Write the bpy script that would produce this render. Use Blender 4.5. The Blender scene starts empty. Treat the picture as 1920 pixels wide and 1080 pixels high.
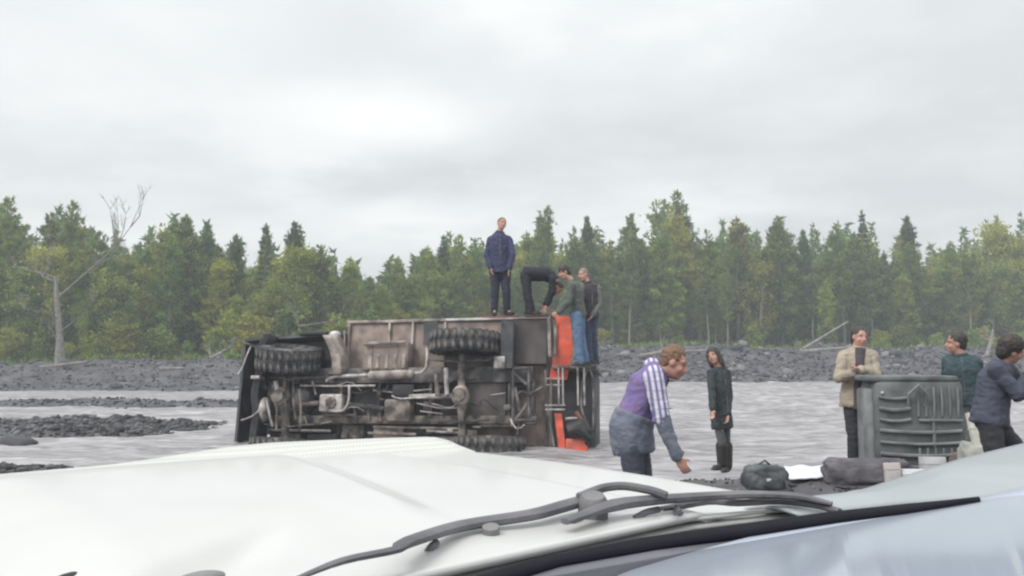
import bpy, bmesh, math, random
import numpy as np
from mathutils import Vector, Matrix, noise, Quaternion
random.seed(11); np.random.seed(11)
S = bpy.context.scene
COL = S.collection
R = math.radians
# ------------------------------------------------------------------ camera
PITCH = math.atan(132/1600.0)
cam = bpy.data.objects.new('camera', bpy.data.cameras.new('camera'))
COL.objects.link(cam); S.camera = cam
cam.location = (0, 0, 1.5); cam.rotation_euler = (R(90)+PITCH, 0, 0)
cam.data.sensor_width = 36; cam.data.lens = 30; cam.data.clip_start = 0.05; cam.data.clip_end = 3000
# ------------------------------------------------------------------ world (overcast)
wd = bpy.data.worlds.new('World'); S.world = wd; wd.use_nodes = True
nt = wd.node_tree; nt.nodes.clear()
def N(tree, typ, **kw):
    n = tree.nodes.new(typ)
    for k, v in kw.items():
        if hasattr(n, k): setattr(n, k, v)
        else: n.inputs[k].default_value = v
    return n
SUN_EL, SUN_ROT = R(48), R(-120)
sky = N(nt, 'ShaderNodeTexSky'); sky.sky_type = 'NISHITA'; sky.sun_disc = False
sky.sun_elevation = SUN_EL; sky.sun_rotation = SUN_ROT
skym = nt.nodes.new('ShaderNodeVectorMath'); skym.operation = 'SCALE'; skym.inputs[3].default_value = 0.08
nt.links.new(sky.outputs[0], skym.inputs[0])
tc = N(nt, 'ShaderNodeTexCoord'); sep = N(nt, 'ShaderNodeSeparateXYZ')
nt.links.new(tc.outputs['Generated'], sep.inputs[0])
# project direction onto a cloud layer
def M(tree, op, a=None, b=None, c=None, clamp=False):
    n = tree.nodes.new('ShaderNodeMath'); n.operation = op; n.use_clamp = clamp
    for i, v in enumerate((a, b, c)):
        if v is None: continue
        if isinstance(v, (int, float)): n.inputs[i].default_value = v
        else: tree.links.new(v, n.inputs[i])
    return n.outputs[0]
zc = M(nt, 'ADD', M(nt, 'MAXIMUM', sep.outputs[2], 0.0), 0.16)
comb = N(nt, 'ShaderNodeCombineXYZ')
nt.links.new(M(nt, 'DIVIDE', sep.outputs[0], zc), comb.inputs[0])
nt.links.new(M(nt, 'DIVIDE', sep.outputs[1], zc), comb.inputs[1])
comb.inputs[2].default_value = 3.7
def wnoise(scale, det, rough, loc):
    mp = N(nt, 'ShaderNodeMapping'); mp.inputs['Location'].default_value = loc
    nt.links.new(comb.outputs[0], mp.inputs[0])
    n = N(nt, 'ShaderNodeTexNoise'); n.inputs['Scale'].default_value = scale
    n.inputs['Detail'].default_value = det; n.inputs['Roughness'].default_value = rough
    nt.links.new(mp.outputs[0], n.inputs['Vector']); return n.outputs[0]
n1 = wnoise(0.62, 4, 0.5, (1.3, 0.4, 0)); n2 = wnoise(1.7, 6, 0.55, (5.1, 2.2, 0))
mixv = M(nt, 'ADD', M(nt, 'MULTIPLY', n1, 0.58), M(nt, 'MULTIPLY', n2, 0.42))
# a thin bright opening in the cloud where the photo has it (a place in the sky, left of centre)
def blob(dx, dz, sx, sz, amp):
    a = M(nt, 'DIVIDE', M(nt, 'SUBTRACT', M(nt, 'DIVIDE', sep.outputs[0], M(nt,'MAXIMUM',sep.outputs[1],0.05)), dx), sx)
    b = M(nt, 'DIVIDE', M(nt, 'SUBTRACT', M(nt, 'DIVIDE', sep.outputs[2], M(nt,'MAXIMUM',sep.outputs[1],0.05)), dz), sz)
    wob = M(nt, 'MULTIPLY', M(nt, 'SUBTRACT', n2, 0.5), 9.0)
    r2 = M(nt, 'ADD', M(nt, 'ADD', M(nt, 'MULTIPLY', a, a), M(nt, 'MULTIPLY', b, b)), wob)
    g = M(nt, 'POWER', 2.718, M(nt, 'MULTIPLY', M(nt, 'MAXIMUM', r2, 0.0), -1.0))
    return M(nt, 'MULTIPLY', g, amp)
ramp = N(nt, 'ShaderNodeValToRGB'); cr = ramp.color_ramp
cr.elements[0].position = 0.36; cr.elements[0].color = (0.525, 0.540, 0.545, 1)
cr.elements[1].position = 0.66; cr.elements[1].color = (0.77, 0.78, 0.77, 1)
e = cr.elements.new(0.50); e.color = (0.60, 0.617, 0.615, 1)
tot = M(nt, 'ADD', mixv, blob(-0.16, 0.285, 0.11, 0.032, 0.20))
tot = M(nt, 'ADD', tot, blob(-0.50, 0.30, 0.22, 0.16, 0.07))
tot = M(nt, 'ADD', tot, blob(-0.12, 0.155, 0.12, 0.03, 0.10))
tot = M(nt, 'ADD', tot, blob(-0.15, 0.215, 0.12, 0.028, -0.13))
tot = M(nt, 'ADD', tot, blob(0.45, 0.25, 0.3, 0.2, -0.04))
nt.links.new(tot, ramp.inputs[0])
# overcast sky is brighter overhead
zen = M(nt, 'MULTIPLY_ADD', M(nt, 'POWER', M(nt, 'MAXIMUM', sep.outputs[2], 0.0), 2.0), 1.35, 1.0)
cs = nt.nodes.new('ShaderNodeVectorMath'); cs.operation = 'SCALE'
nt.links.new(ramp.outputs[0], cs.inputs[0]); nt.links.new(zen, cs.inputs[3])
mx = N(nt, 'ShaderNodeMix'); mx.data_type = 'RGBA'; mx.inputs[0].default_value = 0.93
nt.links.new(skym.outputs[0], mx.inputs[6]); nt.links.new(cs.outputs[0], mx.inputs[7])
bg = N(nt, 'ShaderNodeBackground'); bg.inputs[1].default_value = 1.0
nt.links.new(mx.outputs[2], bg.inputs[0])
wo = N(nt, 'ShaderNodeOutputWorld'); nt.links.new(bg.outputs[0], wo.inputs[0])
# ------------------------------------------------------------------ sun behind cloud
sl = bpy.data.lights.new('sun', 'SUN'); sl.energy = 1.5; sl.angle = R(22); sl.color = (1, .97, .92)
so = bpy.data.objects.new('sun', sl); COL.objects.link(so)
so.rotation_euler = (R(42), R(0), R(-50))
S.view_settings.view_transform = 'Standard'; S.view_settings.look = 'None'
S.view_settings.exposure = 0.42; S.view_settings.gamma = 1
S.render.engine = 'CYCLES'
try:
    S.cycles.filter_width = 2.3
    S.cycles.volume_bounces = 1
    S.cycles.transparent_max_bounces = 12
except Exception: pass

# ------------------------------------------------------------------ measuring helpers
def ray(px, py):
    a = (px-960)/1600.0; b = -(py-540)/1600.0
    return Vector((a, math.cos(PITCH)-b*math.sin(PITCH), math.sin(PITCH)+b*math.cos(PITCH)))
CAM = Vector((0, 0, 1.5))
def W(px, py, Y):
    d = ray(px, py); return CAM + d*(Y/d.y)
def WZ(px, py, z):
    d = ray(px, py); return CAM + d*((z-1.5)/d.z)
def sst(a, b, x):
    t = np.clip((x-a)/(b-a), 0, 1); return t*t*(3-2*t)
# ------------------------------------------------------------------ materials
MATS = {}
def mat(name, col, rough=0.7, col2=None, nscale=6.0, bump=0.0, bscale=30.0, metal=0.0, coat=0.0, amt=0.5, spec=None, detail=5, coords='Object', tint=0.0, lo=0.35, hi=0.65, stretch=None, trans=0.0):
    if name in MATS: return MATS[name]
    m = bpy.data.materials.new(name); m.use_nodes = True; t = m.node_tree
    b = t.nodes['Principled BSDF']
    b.inputs['Roughness'].default_value = rough; b.inputs['Metallic'].default_value = metal
    if coat: b.inputs['Coat Weight'].default_value = coat; b.inputs['Coat Roughness'].default_value = 0.08
    if spec is not None: b.inputs['Specular IOR Level'].default_value = spec
    tcn = N(t, 'ShaderNodeTexCoord'); vec = tcn.outputs[coords]
    if stretch:
        mp = N(t, 'ShaderNodeMapping'); mp.inputs['Scale'].default_value = stretch
        t.links.new(vec, mp.inputs[0]); vec = mp.outputs[0]
    c2 = col2 or tuple(c*0.72 for c in col)
    n = N(t, 'ShaderNodeTexNoise'); n.inputs['Scale'].default_value = nscale; n.inputs['Detail'].default_value = detail
    t.links.new(vec, n.inputs['Vector'])
    mr = N(t, 'ShaderNodeMapRange'); mr.inputs[1].default_value = lo; mr.inputs[2].default_value = hi
    t.links.new(n.outputs[0], mr.inputs[0])
    mxn = N(t, 'ShaderNodeMix'); mxn.data_type = 'RGBA'
    mxn.inputs[6].default_value = (*col, 1); mxn.inputs[7].default_value = (*c2, 1)
    t.links.new(mr.outputs[0], mxn.inputs[0]); out = mxn.outputs[2]
    if tint:
        oi = N(t, 'ShaderNodeObjectInfo')
        at = N(t, 'ShaderNodeAttribute'); at.attribute_name = 'tint'
        hs = N(t, 'ShaderNodeHueSaturation')
        v = M(t, 'ADD', M(t, 'MULTIPLY_ADD', oi.outputs['Random'], tint*0.7, 1-tint*0.35), M(t, 'MULTIPLY_ADD', at.outputs['Fac'], tint*1.3, -tint*0.65))
        t.links.new(v, hs.inputs['Value']); t.links.new(out, hs.inputs['Color'])
        h = M(t, 'MULTIPLY_ADD', M(t, 'FRACT', M(t, 'MULTIPLY', oi.outputs['Random'], 7.31)), 0.045, 0.4775)
        t.links.new(h, hs.inputs['Hue']); out = hs.outputs[0]
    t.links.new(out, b.inputs['Base Color'])
    if bump:
        n3 = N(t, 'ShaderNodeTexNoise'); n3.inputs['Scale'].default_value = bscale; n3.inputs['Detail'].default_value = 6
        t.links.new(vec, n3.inputs['Vector'])
        bp = N(t, 'ShaderNodeBump'); bp.inputs['Strength'].default_value = bump; bp.inputs['Distance'].default_value = 0.02
        t.links.new(n3.outputs[0], bp.inputs['Height']); t.links.new(bp.outputs[0], b.inputs['Normal'])
    MATS[name] = m; return m
# ------------------------------------------------------------------ object helpers
def tag(o, label=None, cat=None, group=None, kind=None):
    if label: o['label'] = label
    if cat: o['category'] = cat
    if group: o['group'] = group
    if kind: o['kind'] = kind
    return o
def empty(name, loc, label, cat, group=None, rot=None):
    o = bpy.data.objects.new(name, None); COL.objects.link(o); o.location = loc
    o.empty_display_size = 0.2
    if rot: o.rotation_euler = rot
    return tag(o, label, cat, group)
class MB:
    def __init__(s): s.v = []; s.f = []; s.m = []
    def add(s, vs, fs, mi=0):
        k = len(s.v); s.v += [tuple(p) for p in vs]; s.f += [tuple(i+k for i in f) for f in fs]; s.m += [mi]*len(fs)
    def box(s, a, b, mi=0, bev=0.0, jit=0.0):
        x0, y0, z0 = [min(p, q) for p, q in zip(a, b)]; x1, y1, z1 = [max(p, q) for p, q in zip(a, b)]
        if bev <= 0:
            vs = [(x0,y0,z0),(x1,y0,z0),(x1,y1,z0),(x0,y1,z0),(x0,y0,z1),(x1,y0,z1),(x1,y1,z1),(x0,y1,z1)]
            s.add(vs, [(0,3,2,1),(4,5,6,7),(0,1,5,4),(1,2,6,5),(2,3,7,6),(3,0,4,7)], mi)
        else:
            bm = bmesh.new(); bmesh.ops.create_cube(bm, size=1)
            for v in bm.verts: v.co = Vector(((x0+x1)/2+v.co.x*(x1-x0), (y0+y1)/2+v.co.y*(y1-y0), (z0+z1)/2+v.co.z*(z1-z0)))
            bev = min(bev, (x1-x0)*.45, (y1-y0)*.45, (z1-z0)*.45)
            bmesh.ops.bevel(bm, geom=bm.edges[:], offset=bev, segments=2, affect='EDGES', profile=0.5)
            bm.verts.index_update()
            s.add([v.co + Vector((random.uniform(-jit,jit) for _ in range(3))) for v in bm.verts], [[v.index for v in f.verts] for f in bm.faces], mi); bm.free()
    def tube(s, pts, rad, seg=10, mi=0, flat=1.0, up=None, cap=True):
        pts = [Vector(p) for p in pts]; n = len(pts)
        if isinstance(rad, (int, float)): rad = [rad]*n
        vs = []; pu = Vector(up) if up else None
        for i, p in enumerate(pts):
            t = (pts[min(i+1, n-1)]-pts[max(i-1, 0)])
            if t.length < 1e-9: t = Vector((0, 0, 1))
            t.normalize()
            if pu is None:
                pu = Vector((0, 0, 1)) if abs(t.z) < .9 else Vector((1, 0, 0))
            a = t.cross(pu)
            if a.length < 1e-6: a = t.cross(Vector((1, .3, 0)))
            a.normalize(); b = a.cross(t).normalized()
            if not up: pu = b
            for k in range(seg):
                an = 2*math.pi*(k+.5)/seg
                vs.append(p + a*math.cos(an)*rad[i] + b*math.sin(an)*rad[i]*flat)
        fs = []
        for i in range(n-1):
            for k in range(seg):
                k2 = (k+1) % seg; fs.append((i*seg+k, i*seg+k2, (i+1)*seg+k2, (i+1)*seg+k))
        if cap: fs.append(tuple(range(seg))[::-1]); fs.append(tuple((n-1)*seg+k for k in range(seg)))
        s.add(vs, fs, mi)
    def lathe(s, prof, c=(0,0,0), axis=(0,0,1), seg=32, mi=0):
        q = Vector((0,0,1)).rotation_difference(Vector(axis)); c = Vector(c); vs = []; fs = []
        for r, z in prof:
            for k in range(seg):
                a = 2*math.pi*k/seg; vs.append(c + q @ Vector((r*math.cos(a), r*math.sin(a), z)))
        for i in range(len(prof)-1):
            for k in range(seg):
                k2 = (k+1) % seg; fs.append((i*seg+k, i*seg+k2, (i+1)*seg+k2, (i+1)*seg+k))
        s.add(vs, fs, mi)
    def ell(s, c, ax, seg=14, rings=9, mi=0):
        # ax: three axis vectors (with length)
        c = Vector(c); vs = []; fs = []
        vs.append(c+ax[2])
        for i in range(1, rings):
            th = math.pi*i/rings
            for k in range(seg):
                a = 2*math.pi*k/seg
                vs.append(c + ax[0]*math.sin(th)*math.cos(a) + ax[1]*math.sin(th)*math.sin(a) + ax[2]*math.cos(th))
        vs.append(c-ax[2]); L = len(vs)-1
        for k in range(seg): fs.append((0, 1+k, 1+(k+1) % seg))
        for i in range(rings-2):
            for k in range(seg):
                k2 = (k+1) % seg; fs.append((1+i*seg+k, 1+(i+1)*seg+k, 1+(i+1)*seg+k2, 1+i*seg+k2))
        for k in range(seg): fs.append((1+(rings-2)*seg+k, L, 1+(rings-2)*seg+(k+1) % seg))
        s.add(vs, fs, mi)
    def mesh(s, name, mats, smooth=True, origin=None, fixn=True):
        me = bpy.data.meshes.new(name)
        vs = s.v if origin is None else [(p[0]-origin[0], p[1]-origin[1], p[2]-origin[2]) for p in s.v]
        me.from_pydata(vs, [], s.f)
        for m in (mats if isinstance(mats, (list, tuple)) else [mats]): me.materials.append(m)
        me.polygons.foreach_set('material_index', s.m)
        if fixn:
            bm = bmesh.new(); bm.from_mesh(me); bmesh.ops.recalc_face_normals(bm, faces=bm.faces[:]); bm.to_mesh(me); bm.free()
        if smooth:
            me.polygons.foreach_set('use_smooth', [True]*len(me.polygons))
            try: me.set_sharp_from_angle(angle=R(38))
            except Exception: pass
        me.update(); return me
    def build(s, name, mats, parent=None, origin=None, smooth=True, label=None, cat=None, group=None, kind=None, fixn=True):
        o = bpy.data.objects.new(name, s.mesh(name, mats, smooth, origin, fixn)); COL.objects.link(o)
        if parent is not None: o.parent = parent
        elif origin is not None: o.location = origin
        return tag(o, label, cat, group, kind)
def link(name, me, parent=None, loc=None, rot=None, sc=None):
    o = bpy.data.objects.new(name, me); COL.objects.link(o)
    if parent is not None: o.parent = parent
    if loc is not None: o.location = loc
    if rot is not None: o.rotation_euler = rot
    if sc is not None: o.scale = sc if hasattr(sc, '__len__') else (sc,)*3
    return o

# ================================================================== terrain
def vnoise(x, y, seed=0):
    xi = np.floor(x).astype(int); yi = np.floor(y).astype(int); xf = x-xi; yf = y-yi
    def h(a, b):
        n = (a*374761393 + b*668265263 + seed*982451653) & 0xffffffff
        n = ((n ^ (n >> 13))*1274126177) & 0xffffffff
        return ((n ^ (n >> 16)) & 0xffff)/65535.0
    u = xf*xf*(3-2*xf); v = yf*yf*(3-2*yf)
    return (h(xi,yi)*(1-u)+h(xi+1,yi)*u)*(1-v)+(h(xi,yi+1)*(1-u)+h(xi+1,yi+1)*u)*v
def fbm(x, y, o=4, seed=0):
    s = 0; a = 0.5
    for i in range(o): s = s+a*(vnoise(x*2**i, y*2**i, seed+i)-.5); a *= .5
    return s*2
WATER = -0.12
def shore(x):
    return 42.5 + 15.5*sst(-12, 4, x) + 5*sst(20, 60, x) + 1.2*fbm(x*.15, x*0+3., 3, 5)
def terrain(x, y):
    x = np.asarray(x, float); y = np.asarray(y, float)
    z = np.full(np.broadcast(x, y).shape, -0.55)
    # near bank
    near = 10.6 + 0.9*fbm(x*.3, x*0+1.5, 2, 2) + 0.6*sst(0, 5, x)
    zn = 0.0 - 0.55*sst(near-1.0, near+3.0, y)
    z = np.where(y < near+4, zn, z)
    # mound of silt where the salvaged things lie
    z = z + 0.27*np.exp(-(((x-4.0)/2.3)**2+((y-8.9)/1.5)**2)*1.0)
    # gravel bars at left
    def bar(y0, y1, xend, top, sd, soft=2.5):
        w = 0.9*fbm(x*.35, x*0+sd, 3, sd)
        m = sst(y0-.8+w, y0+.9+w, y)*(1-sst(y1-1.0+w, y1+.8+w, y))*(1-sst(xend-soft, xend+soft, x))
        return m*(top + 0.55)*(0.86+0.30*fbm(x*.9, y*.9, 4, sd+9))
    z = np.maximum(z, -0.55 + bar(11.3, 13.2, -6.0, 0.16, 21, .7))
    z = np.maximum(z, -0.55 + bar(17.6, 22.6, -6.4, 0.05, 22, 2.0))
    z = np.maximum(z, -0.55 + bar(28.2, 32.6, 2.0, 0.04, 23, 4.0))
    # far bank
    s = shore(x); side = sst(-10, 6, x)
    crest = 1.25 + 1.05*side
    t = (y-s)
    zb = -0.55 + (crest+0.55)*(0.30*sst(-1.5, 1.0, t) + 0.70*sst(0.5, 9.5+2*fbm(x*.2, y*0+7., 2, 4), t))
    zb = zb + 0.5*fbm(x*.28, y*.28, 4, 31)*sst(0, 4, t) + 0.16*fbm(x*1.3, y*1.3, 3, 35)*sst(-1, 2, t)
    zb = zb + .30*fbm(x*.10+2, y*.9, 3, 71)*sst(0, 3, t)
    z = np.where(t > -1.5, np.maximum(z, zb), z)
    z = z + 0.05*fbm(x*2.3, y*2.3, 3, 41) + 0.6*sst(90, 200, y)
    return z
def tz(x, y): return float(terrain(np.array([x]), np.array([y]))[0])
def grid_mesh(name, xs, ys, zf, material):
    X, Y = np.meshgrid(xs, ys); Z = zf(X, Y)
    nx, ny = len(xs), len(ys); me = bpy.data.meshes.new(name)
    co = np.stack([X.ravel(), Y.ravel(), Z.ravel()], 1)
    idx = np.arange(nx*ny).reshape(ny, nx)
    q = np.stack([idx[:-1,:-1].ravel(), idx[:-1,1:].ravel(), idx[1:,1:].ravel(), idx[1:,:-1].ravel()], 1)
    me.vertices.add(len(co)); me.vertices.foreach_set('co', co.ravel())
    me.loops.add(q.size); me.loops.foreach_set('vertex_index', q.ravel())
    me.polygons.add(len(q)); me.polygons.foreach_set('loop_start', np.arange(0, q.size, 4)); me.polygons.foreach_set('loop_total', np.full(len(q), 4))
    me.update(calc_edges=True); me.validate(); me.polygons.foreach_set('use_smooth', [True]*len(q))
    me.materials.append(material)
    o = bpy.data.objects.new(name, me); COL.objects.link(o); return o
gravel_m = mat('gravel_ground', (.11,.106,.114), .75, (.035,.033,.038), 1.1, 1.0, 9, detail=10, coords='Object', lo=.3, hi=.68)
xs = np.concatenate([np.linspace(-240,-45,40), np.linspace(-44,44,420), np.linspace(45,240,40)])
ys = np.concatenate([np.linspace(-50,4,20), np.linspace(5,24,130), np.linspace(24.2,85,220), np.linspace(87,280,50)])
ground = grid_mesh('ground', xs, ys, terrain, gravel_m); tag(ground, kind='structure')

# water
def water_mat():
    m = bpy.data.materials.new('muddy_water'); m.use_nodes = True; t = m.node_tree; b = t.nodes['Principled BSDF']
    g = N(t, 'ShaderNodeNewGeometry'); mp = N(t, 'ShaderNodeMapping'); mp.inputs['Scale'].default_value = (0.55, 1.7, 1)
    t.links.new(g.outputs['Position'], mp.inputs[0])
    n = N(t, 'ShaderNodeTexNoise'); n.inputs['Scale'].default_value = 2.4; n.inputs['Detail'].default_value = 8; n.inputs['Roughness'].default_value = .62
    n.inputs['Distortion'].default_value = 1.1
    t.links.new(mp.outputs[0], n.inputs['Vector'])
    n2 = N(t, 'ShaderNodeTexNoise'); n2.inputs['Scale'].default_value = 0.35; n2.inputs['Detail'].default_value = 4
    t.links.new(mp.outputs[0], n2.inputs['Vector'])
    mr = N(t, 'ShaderNodeMapRange'); mr.inputs[1].default_value = .42; mr.inputs[2].default_value = .60
    t.links.new(M(t, 'ADD', M(t, 'MULTIPLY', n.outputs[0], .72), M(t, 'MULTIPLY', n2.outputs[0], .28)), mr.inputs[0])
    mxn = N(t, 'ShaderNodeMix'); mxn.data_type = 'RGBA'
    mxn.inputs[6].default_value = (.215,.203,.213,1); mxn.inputs[7].default_value = (.48,.46,.48,1)
    t.links.new(mr.outputs[0], mxn.inputs[0]); t.links.new(mxn.outputs[2], b.inputs['Base Color'])
    b.inputs['Roughness'].default_value = .34; b.inputs['IOR'].default_value = 1.33
    bp = N(t, 'ShaderNodeBump'); bp.inputs['Strength'].default_value = 1.0; bp.inputs['Distance'].default_value = .12
    t.links.new(n.outputs[0], bp.inputs['Height']); t.links.new(bp.outputs[0], b.inputs['Normal'])
    return m
def waterz(x, y):
    a = fbm(x*.9+ .6*y, y*2.6, 4, 51)*.055 + fbm(x*.3, y*.8, 2, 55)*.05
    tdx = (x+1.82)*.983-(y-15.2)*.18; tdy = (x+1.82)*.18+(y-15.2)*.983      # chop where the current meets the truck
    dd = np.hypot(np.maximum(abs(tdx)-3.3, 0), np.maximum(abs(tdy+.2)-.5, 0)); a = a + .09*np.exp(-dd/.7)*fbm(x*3.1, y*3.6, 2, 77)
    return WATER + a*sst(9, 16, y)*(0.6+1.9*sst(17, 34, y)*sst(1, 9, x)) + .045*fbm(x*2.0, y*5., 3, 61)*sst(10, 15, y)
xs = np.concatenate([np.linspace(-240,-45,20), np.linspace(-44,48,480), np.linspace(49,240,20)])
ys = np.concatenate([np.linspace(8,30,200), np.linspace(30.15,72,200)])
river = grid_mesh('river_water', xs, ys, waterz, water_mat()); tag(river, kind='structure')

# stones: boulders as parts of the ground, pebbles as stuff
def stone_mesh(seed, mt, sub=2):
    rnd = random.Random(seed); bm = bmesh.new(); bmesh.ops.create_icosphere(bm, subdivisions=sub, radius=1)
    off = Vector((seed*3.1, 0, 0)); sx, sy, sz = rnd.uniform(.8,1.3), rnd.uniform(.7,1.1), rnd.uniform(.45,.75)
    for v in bm.verts:
        d = 1 + .35*noise.noise(v.co*1.1+off) + .16*noise.noise(v.co*2.7+off)
        v.co = Vector((v.co.x*sx*d, v.co.y*sy*d, v.co.z*sz*d))
    me = bpy.data.meshes.new('stone'); bm.to_mesh(me); bm.free(); me.materials.append(mt)
    me.polygons.foreach_set('use_smooth', [True]*len(me.polygons)); return me
st_d = mat('stone_dark', (.10,.10,.115), .8, (.05,.05,.055), 3, .5, 12, tint=.5)
st_l = mat('stone_pale', (.30,.295,.30), .8, (.14,.14,.15), 3, .5, 12, tint=.4)
st_dark = [stone_mesh(i, st_d) for i in range(5)]; st_pale = [stone_mesh(i+10, st_l) for i in range(5)]
def put_stone(x, y, s, pale=False, sink=.3):
    me = random.choice(st_pale if pale else st_dark); z = tz(x, y)
    return link('stone', me, ground, (x, y, z+s*(.5-sink)*.8), (random.uniform(-.3,.3), random.uniform(-.3,.3), random.uniform(0,6.28)), s)
cnt = 0
while cnt < 250:
    u = random.random()
    if u < .60:   # right bank
        x = random.uniform(2, 36); y = float(shore(np.array([x]))[0]) + random.uniform(-.5, 10); s = random.uniform(.12,.24)*(1+1.8*random.random()**5); pale = random.random() < .6
    elif u < .85:  # left bank
        x = random.uniform(-34, -8); y = float(shore(np.array([x]))[0]) + random.uniform(-.3, 11); s = random.uniform(.09,.17)*(1+2*random.random()**5); pale = random.random() < (.55 if x > -19 else .15)
    elif u < .95:
        x = random.uniform(-14, -5.5); y = random.uniform(17.5, 22.5); s = random.uniform(.07,.2); pale = False
    else:
        x = random.uniform(-21, -6); y = random.uniform(28.6, 32.4); s = random.uniform(.08,.17); pale = random.random() < .2
    if abs(x/y) > .68: continue
    if tz(x, y) < WATER-.05: continue
    put_stone(x, y, s, pale); cnt += 1
for (px, py, s) in [(30,832,.30),(1255,769,.12),(345,808,.1)]:
    p = WZ(px, py, WATER); link('stone', st_dark[1], ground, (p.x, p.y, WATER+.02), (0,0,random.random()*6), (s*1.8, s, s*.7))
# pebbles
def scatter_pebbles(n):
    base = []
    N0 = n; ico = bmesh.new(); bmesh.ops.create_icosphere(ico, subdivisions=1, radius=1)
    bv = np.array([v.co for v in ico.verts]); bf = np.array([[v.index for v in f.verts] for f in ico.faces]); ico.free()
    P = []; Sx = []
    while len(P) < n:
        u = random.random()
        if u < .22: x = random.uniform(2, 40); y = float(shore(np.array([x]))[0])+random.uniform(-.6, 9); s = .03+.16*random.random()**3
        elif u < .42: x = random.uniform(-38, -6); y = float(shore(np.array([x]))[0])+random.uniform(-.4, 9); s = .02+.09*random.random()**3
        elif u < .78: x = random.uniform(-15, -4.5); y = random.uniform(16.9, 23.2); s = .015+.08*random.random()**3
        elif u < .86: x = random.uniform(-24, 2); y = random.uniform(27.8, 33); s = random.uniform(.03,.08)
        elif u < .92: x = random.uniform(-9.5,-5.0); y = random.uniform(11,13.4); s = random.uniform(.02,.07)
        else: x = random.uniform(0, 7); y = random.uniform(6.5, 11.6); s = random.uniform(.008,.03)
        P.append((x, y, 0)); Sx.append(s)
    P = np.array(P); Sx = np.array(Sx); zz = terrain(P[:, 0], P[:, 1]); ok = zz > WATER-.06
    P[:, 2] = zz+Sx*.2; P = P[ok]; Sx = Sx[ok]; n = len(P)
    sc = np.random.uniform(.6, 1.3, (n, 3))*Sx[:, None]; sc[:, 2] *= .65
    jit = np.random.uniform(.8, 1.2, (n, len(bv), 1))
    V = (bv[None]*jit*sc[:, None, :] + P[:, None, :]).reshape(-1, 3)
    F = (bf[None] + (np.arange(n)*len(bv))[:, None, None]).reshape(-1, 3)
    return V, F, np.repeat(np.random.rand(n), len(bf))
def raw_mesh(name, V, F, mt, tint=None, smooth=False):
    me = bpy.data.meshes.new(name); k = F.shape[1]
    me.vertices.add(len(V)); me.vertices.foreach_set('co', np.ascontiguousarray(V, dtype=np.float32).ravel())
    me.loops.add(F.size); me.loops.foreach_set('vertex_index', F.ravel().astype(np.int32))
    me.polygons.add(len(F)); me.polygons.foreach_set('loop_start', np.arange(0, F.size, k)); me.polygons.foreach_set('loop_total', np.full(len(F), k))
    me.update(calc_edges=True)
    if smooth: me.polygons.foreach_set('use_smooth', [True]*len(F))
    if tint is not None:
        a = me.attributes.new('tint', 'FLOAT', 'FACE'); a.data.foreach_set('value', tint.astype(np.float32))
    me.materials.append(mt); return me
V, F, tt_ = scatter_pebbles(30000)
peb = link('pebbles', raw_mesh('pebbles', V, F, mat('pebble', (.15,.148,.155), .8, (.055,.054,.06), .9, .2, 10, lo=.35, hi=.6, tint=1.1), tt_), ground); tag(peb, kind='stuff')

# ================================================================== trees
bark = mat('pine_bark', (.30,.27,.24), .9, (.17,.15,.135), 5, .6, 20, tint=.3)
bark_pale = mat('dead_wood', (.27,.25,.235), .85, (.15,.135,.13), 5, .5, 20)
leaf_pine = mat('pine_needles', (.28,.35,.085), .7, (.170,.240,.072), .7, tint=.85, lo=.3, hi=.7)
leaf_dark = mat('fir_needles', (.165,.225,.080), .7, (.105,.155,.065), .7, tint=.7, lo=.3, hi=.7)
leaf_lite = mat('young_leaves', (.40,.42,.085), .65, (.27,.31,.075), .8, tint=.7, lo=.3, hi=.7)
for m_ in (leaf_pine, leaf_dark, leaf_lite):
    b_ = m_.node_tree.nodes['Principled BSDF']; b_.inputs['Specular IOR Level'].default_value = .15
    # leaves let some light through
    t_ = m_.node_tree; tr = N(t_, 'ShaderNodeBsdfTranslucent'); ms = N(t_, 'ShaderNodeMixShader'); ms.inputs[0].default_value = .45
    src = b_.inputs['Base Color'].links[0].from_socket; t_.links.new(src, tr.inputs[0])
    o_ = [n for n in t_.nodes if n.type == 'OUTPUT_MATERIAL'][0]
    t_.links.new(b_.outputs[0], ms.inputs[1]); t_.links.new(tr.outputs[0], ms.inputs[2]); t_.links.new(ms.outputs[0], o_.inputs[0])
def tufts(P, D, size, k, spread, width):
    """k narrow triangles radiating round direction D at every P"""
    n = len(P); P = np.repeat(P, k, 0); D = np.repeat(D, k, 0); size = np.repeat(size, k)
    d = D + np.random.normal(0, spread, (n*k, 3)); d /= np.linalg.norm(d, axis=1)[:, None]
    r = np.random.normal(0, 1, (n*k, 3)); s = np.cross(d, r); s /= np.linalg.norm(s, axis=1)[:, None]+1e-9
    L = size*np.random.uniform(.6, 1.25, n*k); wd_ = L*width
    a = P + s*wd_[:, None]*.5; b = P - s*wd_[:, None]*.5; c = P + d*L[:, None]
    V = np.stack([a, b, c], 1).reshape(-1, 3); F = np.arange(len(V)).reshape(-1, 3)
    tint = np.repeat(np.random.rand(n), k)
    return V, F, tint
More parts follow.
